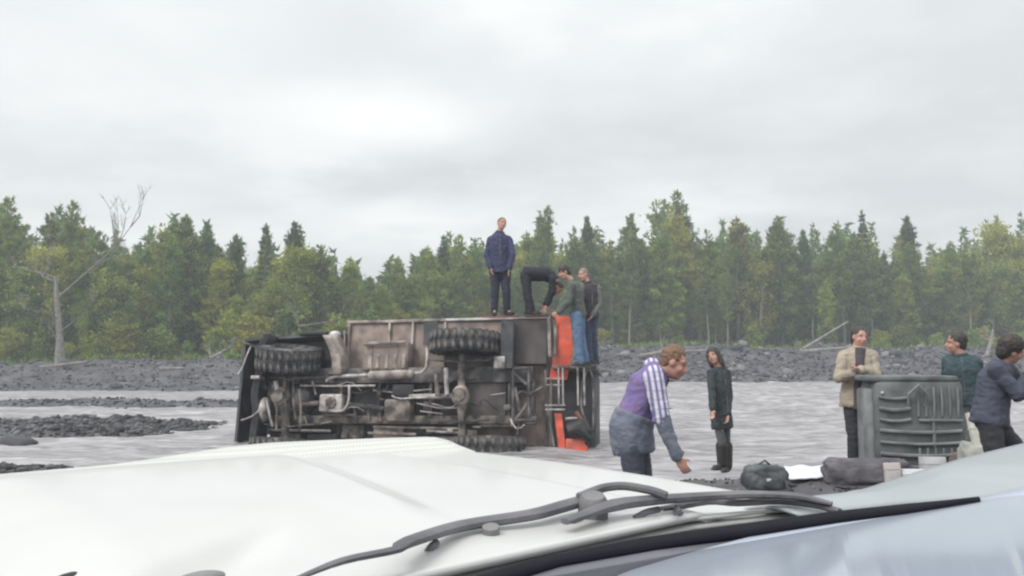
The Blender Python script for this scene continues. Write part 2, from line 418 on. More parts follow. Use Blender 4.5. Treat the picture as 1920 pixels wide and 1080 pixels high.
def conifer(seed, Hh=9.0, rad=1.7, bare=.12, dens=1.0, up=.45, power=.8, top_tuft=.6, lean=0.0, mt=None, open_=0.0, clump=True):
    rs = np.random.RandomState(seed); np.random.seed(seed); rnd = random.Random(seed)
    tb = MB(); pts = []; nseg = 10
    for i in range(nseg+1):
        t = i/nseg; pts.append(Vector((lean*t*t*Hh*.2+.10*math.sin(t*5+seed), .08*math.cos(t*4+seed), t*Hh*.985)))
    def axis(t):
        f = min(t, .9999)*nseg; i = int(f); return pts[i].lerp(pts[i+1], f-i)
    r0 = Hh*.0105+.02
    tb.tube(pts, [r0*(1-.92*i/nseg)+.008 for i in range(nseg+1)], 7)
    P = []; D = []; SZ = []; TT = []
    z = bare*Hh
    while z < Hh*.985:
        t = z/Hh; L = rad*((1-t)/(1-bare*.7))**power*rnd.uniform(.75, 1.15) + .10*top_tuft
        if t < bare+.15: L *= .55+.45*(t-bare)/.15
        nb = rnd.randint(4, 7)
        a0 = rnd.uniform(0, 6.28)
        for b in range(nb):
            if rnd.random() < open_: continue
            a = a0 + b*6.283/nb + rnd.uniform(-.3, .3); l = L*rnd.uniform(.65, 1.2)
            u = up*(1-.2*(1-t)) + rnd.uniform(-.12, .12); c = axis(t)
            bp = []
            for j in range(4):
                s = j/3; bp.append(c + Vector((math.cos(a)*l*s, math.sin(a)*l*s, l*(u*s*.6+.5*up*s*s))))
            tb.tube(bp, [r0*.26*(1-t)+.008, .012, .009, .005], 3, cap=False)
            m = max(3, int(l*13*dens)); cl = []
            if clump and t < .88:
                for q in range(max(1, int(l*1.6)+rnd.randint(0,1))): 
                    s = rnd.uniform(.45, 1.0); f = s*2.999; i = int(f); cl.append(bp[i].lerp(bp[i+1], f-i)+Vector((rnd.uniform(-.25,.25)*l*.6, rnd.uniform(-.25,.25)*l*.6, .05)))
                for cc in cl:
                    cr_ = rnd.uniform(.16,.34); tt = rnd.random()
                    for q in range(int(15*dens)):
                        o = Vector((rnd.gauss(0,.55), rnd.gauss(0,.55), rnd.gauss(0,.38)))*cr_
                        P.append(cc+o); D.append((math.cos(a)*.3+o.x*2, math.sin(a)*.3+o.y*2, .75)); SZ.append(rnd.uniform(.14,.26)); TT.append(tt*.75+.25*rnd.random())
                m = int(m*.45)
            for q in range(m):
                s = .22+.78*rnd.random()**.75; f = s*3; i = min(int(f), 2); p = bp[i].lerp(bp[i+1], f-i)
                side = rnd.uniform(-1, 1)*.32*l*(1-s*.6)
                p = p + Vector((-math.sin(a)*side, math.cos(a)*side, abs(side)*.25+rnd.uniform(-.04,.08)))
                P.append(p); D.append((math.cos(a)*.6-math.sin(a)*side, math.sin(a)*.6+math.cos(a)*side, .55)); SZ.append(rnd.uniform(.16,.30)); TT.append(rnd.random())
        z += rnd.uniform(.26, .42)*(1.0 if t < .8 else .75)
    for q in range(int(10*top_tuft)): P.append(axis(1-.03*rnd.random())); D.append((rnd.uniform(-.4,.4), rnd.uniform(-.4,.4), 1)); SZ.append(.25); TT.append(.5)
    V, F, tint = tufts(np.array([tuple(p) for p in P]), np.array(D, float), np.array(SZ), 6, .42, .28); tint = np.repeat(np.array(TT), 6)
    return tb.mesh('trunk', bark), raw_mesh('crown', V, F, mt or leaf_pine, tint)
def broadleaf(seed, Hh=6.0, rad=1.6, n=2600, mt=None, bare=.15, stems=3):
    np.random.seed(seed); rnd = random.Random(seed); tb = MB(); P = []; D = []; SZ = []
    for s in range(stems):
        a = rnd.uniform(0, 6.28); ln = rnd.uniform(.1, .3)
        top = Vector((math.cos(a)*Hh*ln*.6, math.sin(a)*Hh*ln*.6, Hh*rnd.uniform(.75,.97)))
        mid = top*.5 + Vector((rnd.uniform(-.2,.2), rnd.uniform(-.2,.2), 0))
        pts = [Vector((rnd.uniform(-.1,.1), rnd.uniform(-.1,.1), 0)), mid, top]
        tb.tube(pts, [Hh*.012+.01, Hh*.007+.008, .008], 6)
        for b in range(12):
            t = rnd.uniform(bare+.05, .97); c = pts[0].lerp(mid, t*2) if t < .5 else mid.lerp(top, t*2-1)
            aa = rnd.uniform(0, 6.28); l = rad*rnd.uniform(.35, .9)*(1.12-t)**.6
            tip = c + Vector((math.cos(aa)*l, math.sin(aa)*l, l*rnd.uniform(.35, .95)))
            tb.tube([c, tip], [.02, .006], 3, cap=False)
            k = int(n/(stems*12)); cl = rnd.uniform(.16,.34)*rad
            for q in range(k):
                p = c.lerp(tip, rnd.uniform(.35, 1.15)); o = Vector(np.random.normal(0, cl*.5, 3)); o.z *= .7
                P.append(p+o); v = Vector(np.random.normal(0, 1, 3)); D.append(tuple(v)); SZ.append(rnd.uniform(.10,.22))
    V, F, tint = tufts(np.array([tuple(p) for p in P]), np.array(D, float), np.array(SZ), 3, .9, .6)
    return tb.mesh('trunk', bark), raw_mesh('crown', V, F, mt or leaf_lite, tint)
PROT = {
 'pine': [conifer(1, 9, 2.3, .10, 1.1, .6, .85), conifer(2, 9, 2.1, .14, 1.1, .75, .8, open_=.1), conifer(3, 9, 2.5, .08, 1.15, .55, .8), conifer(4, 9, 2.0, .2, 1.0, .85, .8, open_=.2)],
 'fir': [conifer(5, 9, 1.5, .05, 1.3, .12, .9, mt=leaf_dark, clump=False), conifer(6, 9, 1.4, .08, 1.35, .3, .8, mt=leaf_dark), conifer(7, 9, 1.55, .1, 1.2, .3, .85, mt=leaf_dark)],
 'open': [conifer(41, 9, 1.8, .36, 1.0, .6, .8, open_=.2), conifer(42, 9, 1.6, .42, 1.0, .7, .75, open_=.25), conifer(43, 9, 1.7, .30, 1.0, .5, .8, mt=leaf_lite, open_=.2)],
 'tall': [conifer(8, 9, 1.15, .42, .9, .75, .5, open_=.25), conifer(9, 9, 1.05, .5, .8, .7, .45, open_=.35, lean=.4)],
 'lite': [broadleaf(21, 9, 2.4, 3600), broadleaf(22, 9, 2.0, 3400, stems=4), conifer(23, 9, 1.9, .06, 1.15, .5, .7, mt=leaf_lite)],
 'bush': [broadleaf(31, 3, 1.5, 2000, bare=.0, stems=5), broadleaf(32, 3, 1.3, 1800, mt=leaf_pine, bare=.0, stems=5)],
}
KIND = {'open': 'pine_tree', 'pine': 'pine_tree', 'fir': 'fir_tree', 'tall': 'pine_tree', 'lite': 'leafy_tree', 'bush': 'bush'}
CATG = {'open': 'tree', 'pine': 'tree', 'fir': 'tree', 'tall': 'tree', 'lite': 'tree', 'bush': 'bush'}
def base_for(px, extra):
    # position along the view ray standing `extra` metres beyond the bank crest
    a = (px-960)/1600.0; y = 60.0
    for _ in range(8): y = float(shore(np.array([a*y]))[0]) + 11.5 + extra
    return a*y, y
def tree(px, ytop, kind, extra, label, group=None, proto=None, wide=1.0):
    x, y = base_for(px, extra); zb = tz(x, y)-.1
    ztop = W(px, ytop, y).z; h = max(1.2, ztop-zb)
    pr = PROT[kind][proto if proto is not None else random.randrange(len(PROT[kind]))]
    ref = 3.0 if kind == 'bush' else 9.0; s = h/ref
    hw = wide*(s**.75)
    e = empty(KIND[kind], (x, y, zb), label, CATG[kind], group); e.rotation_euler = (0, 0, random.uniform(0, 6.28)); e.scale = (hw, hw, s)
    link('trunk', pr[0], e); link('crown', pr[1], e); return e
SKY = [(-40,400),(8,368),(30,420),(60,425),(85,395),(125,374),(150,405),(180,432),(240,442),(280,430),(310,392),(345,400),(385,418),(415,440),(440,440),(470,470),(495,420),(520,455),(545,415),(600,458),(650,480),(682,503),(700,498),(745,480),(800,462),(830,440),(860,438),(890,445),(930,455),(965,450),(990,432),(1025,385),(1060,440),(1105,405),(1140,440),(1185,400),(1215,430),(1240,372),(1275,355),(1300,425),(1340,430),(1385,405),(1430,430),(1465,402),(1510,430),(1570,420),(1625,395),(1660,452),(1710,405),(1740,460),(1790,450),(1850,405),(1905,400),(1960,400)]
sx_ = [a for a, b in SKY]; sy_ = [b for a, b in SKY]
def skyline(px): return float(np.interp(px, sx_, sy_))
named = [
 (6,368,'pine','tall dark pine rising at the left edge of the photo',1),
 (88,395,'pine','narrow pine just left of the bare dead tree, beside a taller spiky one',3),
 (125,374,'tall','tall spiky pine top above the bare dead tree at left',0),
 (180,430,'pine','low pine top between spiky pine and grey leafless crown',3),
 (310,392,'lite','broad bushy light green tree right of the leafless crown',1),
 (345,402,'pine','pine with upright shoots behind the broad bushy light green tree',0),
 (385,418,'fir','dark round-topped fir on the skyline left of the truck cab',2),
 (440,438,'fir','small pointed fir on the skyline above the truck front',1),
 (495,418,'fir','first of two twin dark firs above the truck front wheel',0),
 (545,414,'fir','second of two twin dark firs, slightly taller, above the truck front wheel',1),
 (600,458,'pine','pine at the right foot of the twin firs',1),
 (655,480,'lite','yellow green tree at the left edge of the dip in the skyline',2),
 (745,480,'pine','small pine on the right side of the dip in the skyline',0),
 (800,460,'pine','pine halfway up the slope of treetops right of the skyline dip',2),
 (832,440,'fir','dark fir left of the man standing on the truck',2),
 (862,437,'pine','slender pine directly left of the standing man',3),
 (890,445,'pine','pine partly hidden by the back of the standing man',1),
 (988,432,'lite','yellow green tree just right of the man standing on the truck',2),
 (1025,384,'tall','thin tall pine with open top above the bent man in black',0),
 (1105,404,'fir','dark pointed fir above the two men at the truck rear',1),
 (1185,400,'pine','pine with open star shaped top left of the tallest tree',3),
 (1240,370,'tall','sparse pine leaning close to the left side of the tallest tree',1),
 (1276,354,'tall','tallest tree of the forest, sparse tufted crown right of centre',0),
 (1340,430,'tall','thin small pine top right of the tallest tree',1),
 (1385,404,'lite','bright green cone shaped tree above the woman in the dark coat',2),
 (1465,402,'pine','bushy pine with rounded tip right of the bright green cone tree',2),
 (1510,430,'fir','short dark fir between rounded pine and flat topped pine',1),
 (1570,420,'pine','flat topped dense pine above the man in the beige jacket, left side',2),
 (1625,394,'fir','tall fir peak directly above the man in the beige jacket',0),
 (1710,404,'fir','separate spire shaped fir standing right of the beige jacketed man',1),
 (1790,450,'pine','low pine in the gap left of the big tree at right edge',2),
 (1850,404,'lite','big broad pale green tree near the right edge of the photo',0),
 (1905,400,'lite','pale green tree cut by the right edge of the photo',1),
]
for i, (px, yt, kd, lb, pr) in enumerate(named):
    tree(px, yt, kd, 3+(i*37 % 5), lb, None, pr, .88)
REG = [(330,'left of the dead tree crown and behind it'),(640,'above and left of the overturned truck'),(910,'in the dip above the truck'),(1130,'behind the men on the truck'),(1330,'below the tallest tree'),(1480,'behind the woman in the dark coat'),(1680,'behind the beige jacketed man'),(9999,'behind the people at right')]
SHORT = {'pine':'mid green pine','fir':'dark green fir','lite':'yellow green leafy tree','tall':'thin bare trunked pine','open':'open bare stemmed pine','bush':'low green bush on the bank'}
def reg_lab(px, kd):
    r = [t for x, t in REG if px < x][0]; r2 = {'left of the dead tree crown and behind it':'around the dead tree at left'}.get(r, r)
    return ('%s packed in the forest %s' % (SHORT[kd], r2), '%ss %s' % (SHORT[kd], r2)) if kd != 'bush' else ('low green bush at the forest edge %s' % r2, 'low green bushes %s' % r2)
fill_lab = {'pine': 'mid green pine standing packed among others in the forest beyond the river',
            'fir': 'dark fir standing packed among pines in the forest beyond the river',
            'lite': 'yellow green leafy tree packed among pines in the forest beyond the river',
            'tall': 'thin bare trunked pine packed among others in the forest beyond the river',
            'bush': 'low green bush at the forest edge on top of the gravel bank'}
grp = {'pine': 'pines in the forest', 'fir': 'firs in the forest', 'lite': 'leafy trees in the forest', 'tall': 'bare trunked pines in the forest', 'bush': 'bushes along the forest edge'}
for i in range(225):
    px = -70 + 2060*((i+random.random())/225); yt = skyline(px) + (random.uniform(14, 60) if i % 2 else random.uniform(45,120))
    left = px < 1080
    kd = random.choices(['pine','fir','lite','tall'], [.42,.05,.46,.07] if left else [.42,.08,.34,.16])[0]
    if 1120 < px < 1660 and random.random() < .6: kd = 'open'
    tree(px, yt, kd, random.uniform(2.0, 14) if i % 2 else random.uniform(0.5, 5), *reg_lab(px, kd), None, .95)
for i in range(70):
    px = -60 + 2040*((i+random.random())/70)
    yt = random.uniform(600, 645) if px > 700 or px < 420 else random.uniform(560, 630)
    if 1130 < px < 1640 and i % 5: continue
    tree(px, yt, 'bush', random.uniform(-.5, 1.2), *reg_lab(px, 'bush'))
# deep forest mass behind
def forest_mass():
    rs = np.random.RandomState(5); np.random.seed(5); n = 85000
    px = rs.uniform(-260, 2200, n); ex = rs.uniform(13, 26, n); a = (px-960)/1600
    y = np.full(n, 70.0)
    for _ in range(5): y = shore(a*y)+11.5+ex
    x = a*y; zb = terrain(x, y)
    sk = np.interp(px, sx_, sy_) + 30 + 22*np.sin(px*.11)+14*np.sin(px*.29)
    ztop = 1.5 + (672-sk)/1600*y
    z = zb + (ztop-zb)*rs.rand(n)**1.25
    V, F, t = tufts(np.stack([x, y, z], 1), rs.normal(0, 1, (n, 3))+np.array([0, 0, .5]), np.where(z-zb < 3.0, rs.uniform(.5,.95, n), rs.uniform(.35,.7, n)), 3, .6, .45)
    o = link('distant_forest', raw_mesh('distant_forest', V, F, leaf_dark, t))
    tag(o, 'dark green mass of woodland filling the gaps behind the nearer trees', 'forest', None, 'stuff')
forest_mass()
# undergrowth
def undergrowth():
    rs = np.random.RandomState(8); np.random.seed(8); n = 16000
    px = rs.uniform(-200, 2150, n); ex = rs.uniform(-1.8, 9, n); a = (px-960)/1600; y = np.full(n, 66.0)
    for _ in range(5): y = shore(a*y)+11+ex
    x = a*y; z = terrain(x, y)+rs.rand(n)**1.6*.55*(vnoise(x*.6, y*.6, 3))
    V, F, t = tufts(np.stack([x, y, z], 1), rs.normal(0, .5, (n, 3))+np.array([0, 0, 1]), rs.uniform(.15,.4, n), 3, .5, .3)
    tag(link('undergrowth', raw_mesh('undergrowth', V, F, leaf_pine, t)), 'low scrub and grass on the forest floor at the top of the bank', 'scrub', None, 'stuff')
undergrowth()
# ---- the dead tree at left
def branchy(mb, p, d, L, r, depth, rnd, bend=.25):
    pts = [p]; q = p.copy(); dd = d.normalized()
    for i in range(4):
        dd = (dd + Vector((rnd.uniform(-bend,bend), rnd.uniform(-bend,bend), rnd.uniform(-bend*.3,bend)))).normalized(); q = q + dd*L/4; pts.append(q.copy())
    mb.tube(pts, [r, r*.82, r*.62, r*.42, r*.16], 6)
    if depth:
        for k in range(4):
            i = rnd.choice((1, 2, 3)); nd = (dd + Vector((rnd.uniform(-1,1), rnd.uniform(-.5,.5), rnd.uniform(-.1,.8)))).normalized()
            branchy(mb, pts[i], nd, L*rnd.uniform(.4,.65), r*.5, depth-1, rnd)
D0 = 50.5
def dead_tree():
    rnd = random.Random(4); b0 = W(112, 682, D0); root = empty('dead_tree', b0, 'bare grey dead tree with pale trunk and broken limbs at left above the gravel bank', 'tree')
    P = lambda px, py, dy=0: W(px, py, D0+dy)-b0
    m = MB(); m.tube([P(112,684), P(112,640), P(110,600), P(106,560), P(104,520)], [.32,.21,.17,.13,.09], 9)
    m.build('trunk', bark_pale, root)
    limbs = [
     [(110,600,0),(95,585,-.5),(70,584,-1),(45,580,-1.2)], [(112,622,0),(135,605,-.6),(155,590,-1),(172,568,-1.2)],
     [(104,528,0),(82,520,0),(68,505,.2),(66,500,.2)], [(80,520,0),(90,500,.2),(100,472,.3)], [(104,520,0),(60,508,.3),(30,502,.4),(6,498,.4)],
     [(106,560,0),(140,530,0),(175,500,0),(215,465,0),(245,425,0),(262,385,0)], [(215,465,0),(212,430,.3),(207,392,.3)], [(222,455,0),(232,430,.2),(236,400,.2)], [(110,645,0),(98,622,-.3),(95,618,-.3)],
     [(245,425,0),(262,405,.3),(268,375,.3)],[(208,470,0),(222,430,.1),(220,395,.1)],[(175,500,0),(210,482,.2),(235,478,.2)]]
    for l in limbs:
        mm = MB(); pts = [P(*q) for q in l]; r = .060 if len(l) > 4 else .04
        mm.tube(pts, [r*(1-.75*i/(len(pts)-1)) for i in range(len(pts))], 6)
        for k in range(5):
            i = rnd.randrange(1, len(pts)); branchy(mm, pts[i], Vector((rnd.uniform(-.7,.7), rnd.uniform(-.4,.4), 1)), rnd.uniform(.5,1.1), .018, 1, rnd)
        mm.build('branch', bark_pale, root)
dead_tree()
def log(name, pts, r, label, twigs=0, mt=None):
    P = [W(*p) for p in pts]; b = P[0]; m = MB(); rnd = random.Random(len(label))
    n = len(P); m.tube([p-b for p in P], [r*(1-.5*i/(n-1)) for i in range(n)], 7)
    for k in range(twigs):
        i = rnd.randrange(n); branchy(m, P[i]-b, Vector((rnd.uniform(-1,1), rnd.uniform(-.3,.3), rnd.uniform(.2,1))), rnd.uniform(.5,1.1), r*.3, 1, rnd)
    m.build(name, mt or bark_pale, None, origin=None, label=label, cat='log' if 'log' in name else 'branch').location = b
log('fallen_log', [(75,690,49.3),(120,684,49.6),(165,678,49.8)], .14, 'pale fallen log lying at the foot of the dead tree', 1)
log('fallen_log', [(1200,668,62),(1240,660,62),(1330,657,62.4)], .16, 'long grey fallen log on the bank crest behind the striped shirt man', 2)
log('driftwood_branch', [(1505,655,62),(1545,630,62.5),(1590,603,63)], .12, 'thin pale pole leaning up from the bank left of the beige jacketed man', 1)
log('fallen_log', [(1500,660,61.5),(1550,655,61.5),(1600,651,61.5)], .17, 'pale straight log lying under the leaning pole', 0)
log('driftwood_branch', [(1850,668,60),(1858,640,60.2),(1862,618,60.3)], .14, 'pale forked snag between the teal jacket and dark jacket people', 5)
log('driftwood_branch', [(395,672,44),(410,664,44),(425,655,44)], .09, 'small tangle of driftwood left of the truck front', 6)
log('fallen_log', [(300,692,44.5),(345,690,44.5)], .12, 'short pale log on the gravel bank left of the truck', 0)
log('driftwood_branch', [(560,612,20),(600,606,20.1),(625,602,20.3)], .02, 'thin twiggy branch caught on top of the truck cab', 5)
# ================================================================== overturned truck
T0 = W(458, 672, 16.1); T0.z = WATER; T1 = W(1115, 672, 14.8); T1.z = WATER
ang = math.atan2(T1.y-T0.y, T1.x-T0.x)
truck = empty('overturned_truck', T0, 'muddy truck with orange rear panels lying on its side in the river, underside showing', 'truck')
LEAN = R(-9)
truck.rotation_euler = (LEAN, R(-0.7), ang)
TM = Matrix.Translation(T0) @ truck.rotation_euler.to_matrix().to_4x4(); TI = TM.inverted()
def TL(px, py, yl=0.0):
    o = TI @ CAM; d = TI.to_3x3() @ ray(px, py); return o + d*((yl-o.y)/d.y)
mud = mat('mud_brown', (.23,.195,.17), .8, (.045,.04,.038), 5, .5, 25, lo=.38, hi=.6)
mudlt = mat('mud_pale', (.44,.38,.34), .8, (.15,.13,.12), 5, .5, 25, lo=.35, hi=.65)
floor_m = mat('body_floor_paint', (.30,.235,.20), .8, (.12,.10,.095), 4, .4, 20, lo=.35, hi=.7)
steel = mat('grimy_steel', (.055,.052,.055), .55, (.26,.235,.22), 4, .4, 25, metal=.2, lo=.45, hi=.72)
steel_lt = mat('worn_pipe', (.52,.48,.46), .5, (.16,.14,.135), 6, .3, 25, metal=.3)
blk = mat('black_chassis', (.012,.012,.016), .6, (.05,.045,.045), 3, .4, 20, lo=.45, hi=.8)
rubber = mat('muddy_rubber', (.022,.024,.028), .8, (.17,.155,.145), 5, .6, 30, lo=.46, hi=.72)
orange = mat('orange_paint', (.74,.11,.055), .55, (.36,.085,.055), 5, .15, 20, lo=.42, hi=.7)
whitep = mat('white_trim', (.62,.6,.6), .5, (.34,.31,.3), 5, .1, 20)
dgreen = mat('dark_panel', (.035,.04,.045), .6, (.12,.115,.11), 3, .2, 20, lo=.45, hi=.8)
def tbox(name, x0, y0, x1, y1, d0, d1, mt, parent=truck, bev=.012):
    a = TL(x0, y0, d0); b = TL(x1, y1, d0); m = MB()
    m.box((a.x, d0, a.z), (b.x, d1, b.z), 0, bev); return m.build(name, mt, parent)
def ttube(name, pts, r, mt, parent=truck, seg=9, flat=1.0):
    m = MB(); P = [TL(*p) for p in pts]
    if isinstance(r, (int, float)) and len(P) > 2:   # round the bends
        Q = [P[0]]
        for i in range(1, len(P)-1):
            Q += [P[i].lerp(P[i-1], min(.4, .07/max((P[i]-P[i-1]).length, .01))), P[i].lerp(P[i+1], min(.4, .07/max((P[i]-P[i+1]).length, .01)))]
        P = Q+[P[-1]]
    m.tube(P, r, seg, flat=flat); return m.build(name, mt, parent)
# --- body box (beyond the chassis) : floor facing the camera
fy = .78
zt = TL(840, 600, fy).z; zb = .06
xl = TL(650, 650, fy).x; xr = TL(1036, 650, fy).x
m = MB(); m.box((xl, fy, zb), (xr, fy+.05, zt), 0, .01); bodyf = m.build('body_floor', floor_m, truck)
m = MB(); m.box((xl, fy+.055, zt-.05), (xr, fy+2.0, zt+.0), 0, .02); side = m.build('body_side', orange, truck)
m = MB(); m.box((xl+.03, fy+.055, zb), (xr, fy+2.0, zb+.05), 0, .02); m.build('body_side', orange, truck)
m = MB(); m.box((xl, fy+.055, zb+.055), (xl+.05, fy+2.0, zt-.055), 0, .02); m.build('body_front', orange, truck)
m = MB(); m.box((xr-.05, fy+.055, zb+.055), (xr, fy+2.0, zt-.055), 0, .02); m.build('body_rear', orange, truck)
m = MB(); m.box((xl, fy+2.005, zb), (xr, fy+2.07, zt), 0, .03); m.build('body_roof', whitep, truck)
for k in range(4):
    x0 = xl+.35+k*.86; m = MB(); m.box((x0, fy+1.0, zt+.003), (x0+.7, fy+1.6, zt+.022), 0, .008)
    w_ = m.build('side_window', mat('dark_glass', (.03,.035,.04), .15, (.05,.05,.055), 3), side)
m = MB(); m.box((xl-.02, fy-.05, zt-.035), (TL(835,600,fy).x, fy+.05, zt+.022), 0, .008); m.build('edge_rail', mudlt, truck)
m = MB(); m.box((TL(835,600,fy).x+.002, fy-.05, zt-.025), (xr+.02, fy+.05, zt+.020), 0, .008); m.build('edge_rail', whitep, truck)
m = MB(); m.box((TL(905,600,fy).x, fy-.06, zt+.022), (TL(975,600,fy).x, fy+.3, zt+.04), 0, .008); m.build('red_strip', mat('red_strip', (.45,.05,.06), .5), truck)
m = MB(); m.box((TL(985,600,fy).x, fy-.06, zt+.022), (TL(1030,600,fy).x, fy+.2, zt+.045), 0, .008); m.build('red_strip', mat('red_strip', (.45,.05,.06), .5), truck)
# floor cross ribs
for px in (652, 728, 772, 833, 962, 1026):
    a = TL(px, 650, fy-.06).x; m = MB(); m.box((a-.022, fy-.06, zb), (a+.022, fy-.002, zt-.04), 0, .006); m.build('floor_rib', mudlt if px < 900 else steel, truck)
# dark floor panel near rear & mud-guard plates
tbox('floor_panel', 964, 601, 1024, 682, .55, .775, mat('dark_floor', (.085,.07,.07), .7, (.14,.12,.115), 2))
tbox('mudguard', 940, 604, 961, 690, .25, .74, dgreen)
# fuel tank + tank straps
tank = tbox('fuel_tank', 680, 640, 764, 694, .36, .76, floor_m, bev=.07)
for px in (698, 745):
    a = TL(px, 640, .35); b = TL(px, 694, .35); m = MB(); m.box((a.x-.015, .345, b.z), (a.x+.015, .358, a.z), 0, .004); m.build('tank_strap', mudlt, tank)
ttube('tank_step', [(683,645,.3),(762,641,.3)], .03, mudlt)
for px in (690,705,722,738,754): tbox('tank_rib', px, 664, px+5, 690, .342, .362, mudlt)
# frame rails and cross members
def rail(p0, p1, d, r, nm='frame_rail', mt=steel):
    m = MB(); a = TL(*p0, d); b = TL(*p1, d); n = 2
    m.box((a.x, d, min(a.z, b.z)-r), (b.x, d+.22, max(a.z, b.z)+r), 0, .015); return m.build(nm, mt, truck)
rail((500,716), (1000,690), .42, .035)
rail((480,790), (1005,783), .42, .035, mt=mud)
for px, w, mt in ((560,.05,steel),(640,.06,steel),(712,.06,mud),(808,.07,steel),(870,.05,mud),(955,.06,steel),(1000,.06,steel)):
    a = TL(px, 712, .44); b = TL(px, 786, .44); m = MB(); m.box((a.x-w/2, .45, b.z), (a.x+w/2, .60, a.z), 0, .01); m.build('cross_member', mt, truck)
# big dark belly plates, and a black sheet painted as shade
tbox('belly_plate_and_shade', 872, 690, 948, 780, .50, .54, mat('belly_plate_and_shade', (.04,.035,.038), .7, (.14,.12,.115), 2.4, .3, 15))
tbox('belly_plate_and_shade', 575, 728, 655, 792, .60, .64, blk)
tbox('belly_plate_and_shade', 716, 714, 800, 786, .58, .62, blk)
tbox('belly_plate_and_shade', 512, 715, 572, 820, .66, .70, blk)
tbox('belly_plate_and_shade', 642, 716, 868, 834, .67, .73, mat('belly_shade', (.018,.017,.024), .75, (.055,.05,.05), 4))  # added black sheet, its colour stands in for the shaded depth of the underside
rc = random.Random(9)
for k in range(46):
    x = rc.uniform(480, 1000); y = rc.uniform(714, 818); dd = rc.uniform(.3, .55); mt = rc.choice([steel, mudlt, mud, blk, steel_lt])
    if k % 3 == 0: tbox('bracket', x, y, x+rc.uniform(5,22), y+rc.uniform(4,16), dd, dd+rc.uniform(.05,.14), mt, bev=.01)
    elif k % 3 == 1: ttube('rod', [(x, y, dd), (x+rc.uniform(-8,8), y+rc.uniform(12,38), dd+.03)], rc.uniform(.010,.022), mt, seg=6)
    else: ttube('rod', [(x, y, dd), (x+rc.uniform(15,70), y+rc.uniform(-6,6), dd+.03)], rc.uniform(.010,.022), mt, seg=6)
# rear square tow frame with diagonals
for a, b in (((962,694),(962,788)), ((992,690),(992,790)), ((962,692),(992,690)), ((962,788),(1003,788)), ((964,700),(988,722)), ((958,800),(990,756)), ((966,726),(974,770)), ((992,740),(1018,726))):
    ttube('rear_brace', [(a[0],a[1],.30),(b[0],b[1],.30)], .032, steel)
ttube('tow_hook', [(958,786,.2),(962,800,.15),(974,806,.12),(984,796,.12)], .02, steel_lt)
# engine, gearbox, transfer case
m = MB(); c = TL(565, 752, .55); m.ell(c, (Vector((.30,0,0)), Vector((0,.28,0)), Vector((0,0,.30)))); m.build('engine_sump', steel, truck)
gb = tbox('gearbox', 598, 738, 640, 772, .18, .56, steel_lt, bev=.05)
m = MB(); c = TL(620, 755, .17); m.lathe([(0,-.02),(.10,-.02),(.12,.03),(.12,.10)], c, (0,1,0), 18); m.build('gearbox_cover', mud, gb)
for k in range(6):
    a = k*1.047; m = MB(); m.lathe([(0,-.02),(.014,-.02),(.014,.01)], c+Vector((.09*math.cos(a), -.005, .09*math.sin(a))), (0,1,0), 6); m.build('bolt', steel_lt, gb)
tbox('transfer_case', 720, 748, 768, 790, .22, .56, mud, bev=.05)
tbox('transfer_case', 735, 720, 775, 745, .3, .56, blk, bev=.04)
# prop shafts
ttube('drive_shaft', [(640,757,.34),(720,766,.34)], .045, steel)
ttube('drive_shaft', [(768,744,.30),(858,742,.30)], .05, steel_lt)
ttube('drive_shaft', [(515,760,.30),(598,756,.34)], .045, mud)
# exhaust run
ex = ttube('exhaust_pipe', [(612,715,.30),(622,706,.28),(700,703,.28),(780,700,.28),(797,698,.25),(802,676,.25),(801,652,.3)], .034, steel_lt)
m = MB(); a = TL(690,704,.26); b = TL(778,701,.26); m.tube([a, a.lerp(b,.05), a.lerp(b,.95), b], [.04,.085,.085,.04], 14); m.build('silencer', mudlt, truck)
ttube('brake_pipe', [(563,723,.25),(620,724,.25),(704,723,.25)], .02, steel_lt)
ttube('bent_pipe', [(655,722,.24),(655,750,.2),(648,768,.2),(636,772,.2),(618,770,.2)], .026, steel_lt)
ttube('air_pipe', [(800,745,.22),(745,748,.22),(735,742,.25)], .018, steel_lt)
for i, (a, b) in enumerate((((640,792),(800,788)), ((700,800),(868,804)), ((505,806),(620,808)), ((690,812),(780,814)), ((800,808),(870,812)), ((900,798),(955,797)))):
    ttube('side_rail', [(a[0],a[1],.5),(b[0],b[1],.5)], .026, mudlt if i % 2 else steel_lt)
# air tanks / battery boxes low
for x0, x1, y0, y1, mt in ((640,680,796,822,mud),(700,755,800,830,mudlt),(762,802,796,815,blk),(808,868,818,836,mud),(520,560,812,835,mud),(575,630,812,838,blk)):
    tbox('storage_box', x0, y0, x1, y1, .55, .9, mt, bev=.03)
for px in (665,690,712,745): ttube('bracket', [(px,762,.4),(px+2,790,.4)], .03, mud)
# hoses
rr = random.Random(3)
for k in range(14):
    x = rr.uniform(500, 980); y = rr.uniform(715, 785); L = rr.uniform(20, 70)
    pts = [(x, y, .3), (x+L*.3, y+rr.uniform(-12,12), .24), (x+L*.7, y+rr.uniform(-12,12), .26), (x+L, y+rr.uniform(-14,14), .34)]
    ttube('hose', pts, rr.uniform(.008,.014), rr.choice([blk, steel, mudlt]), seg=6)
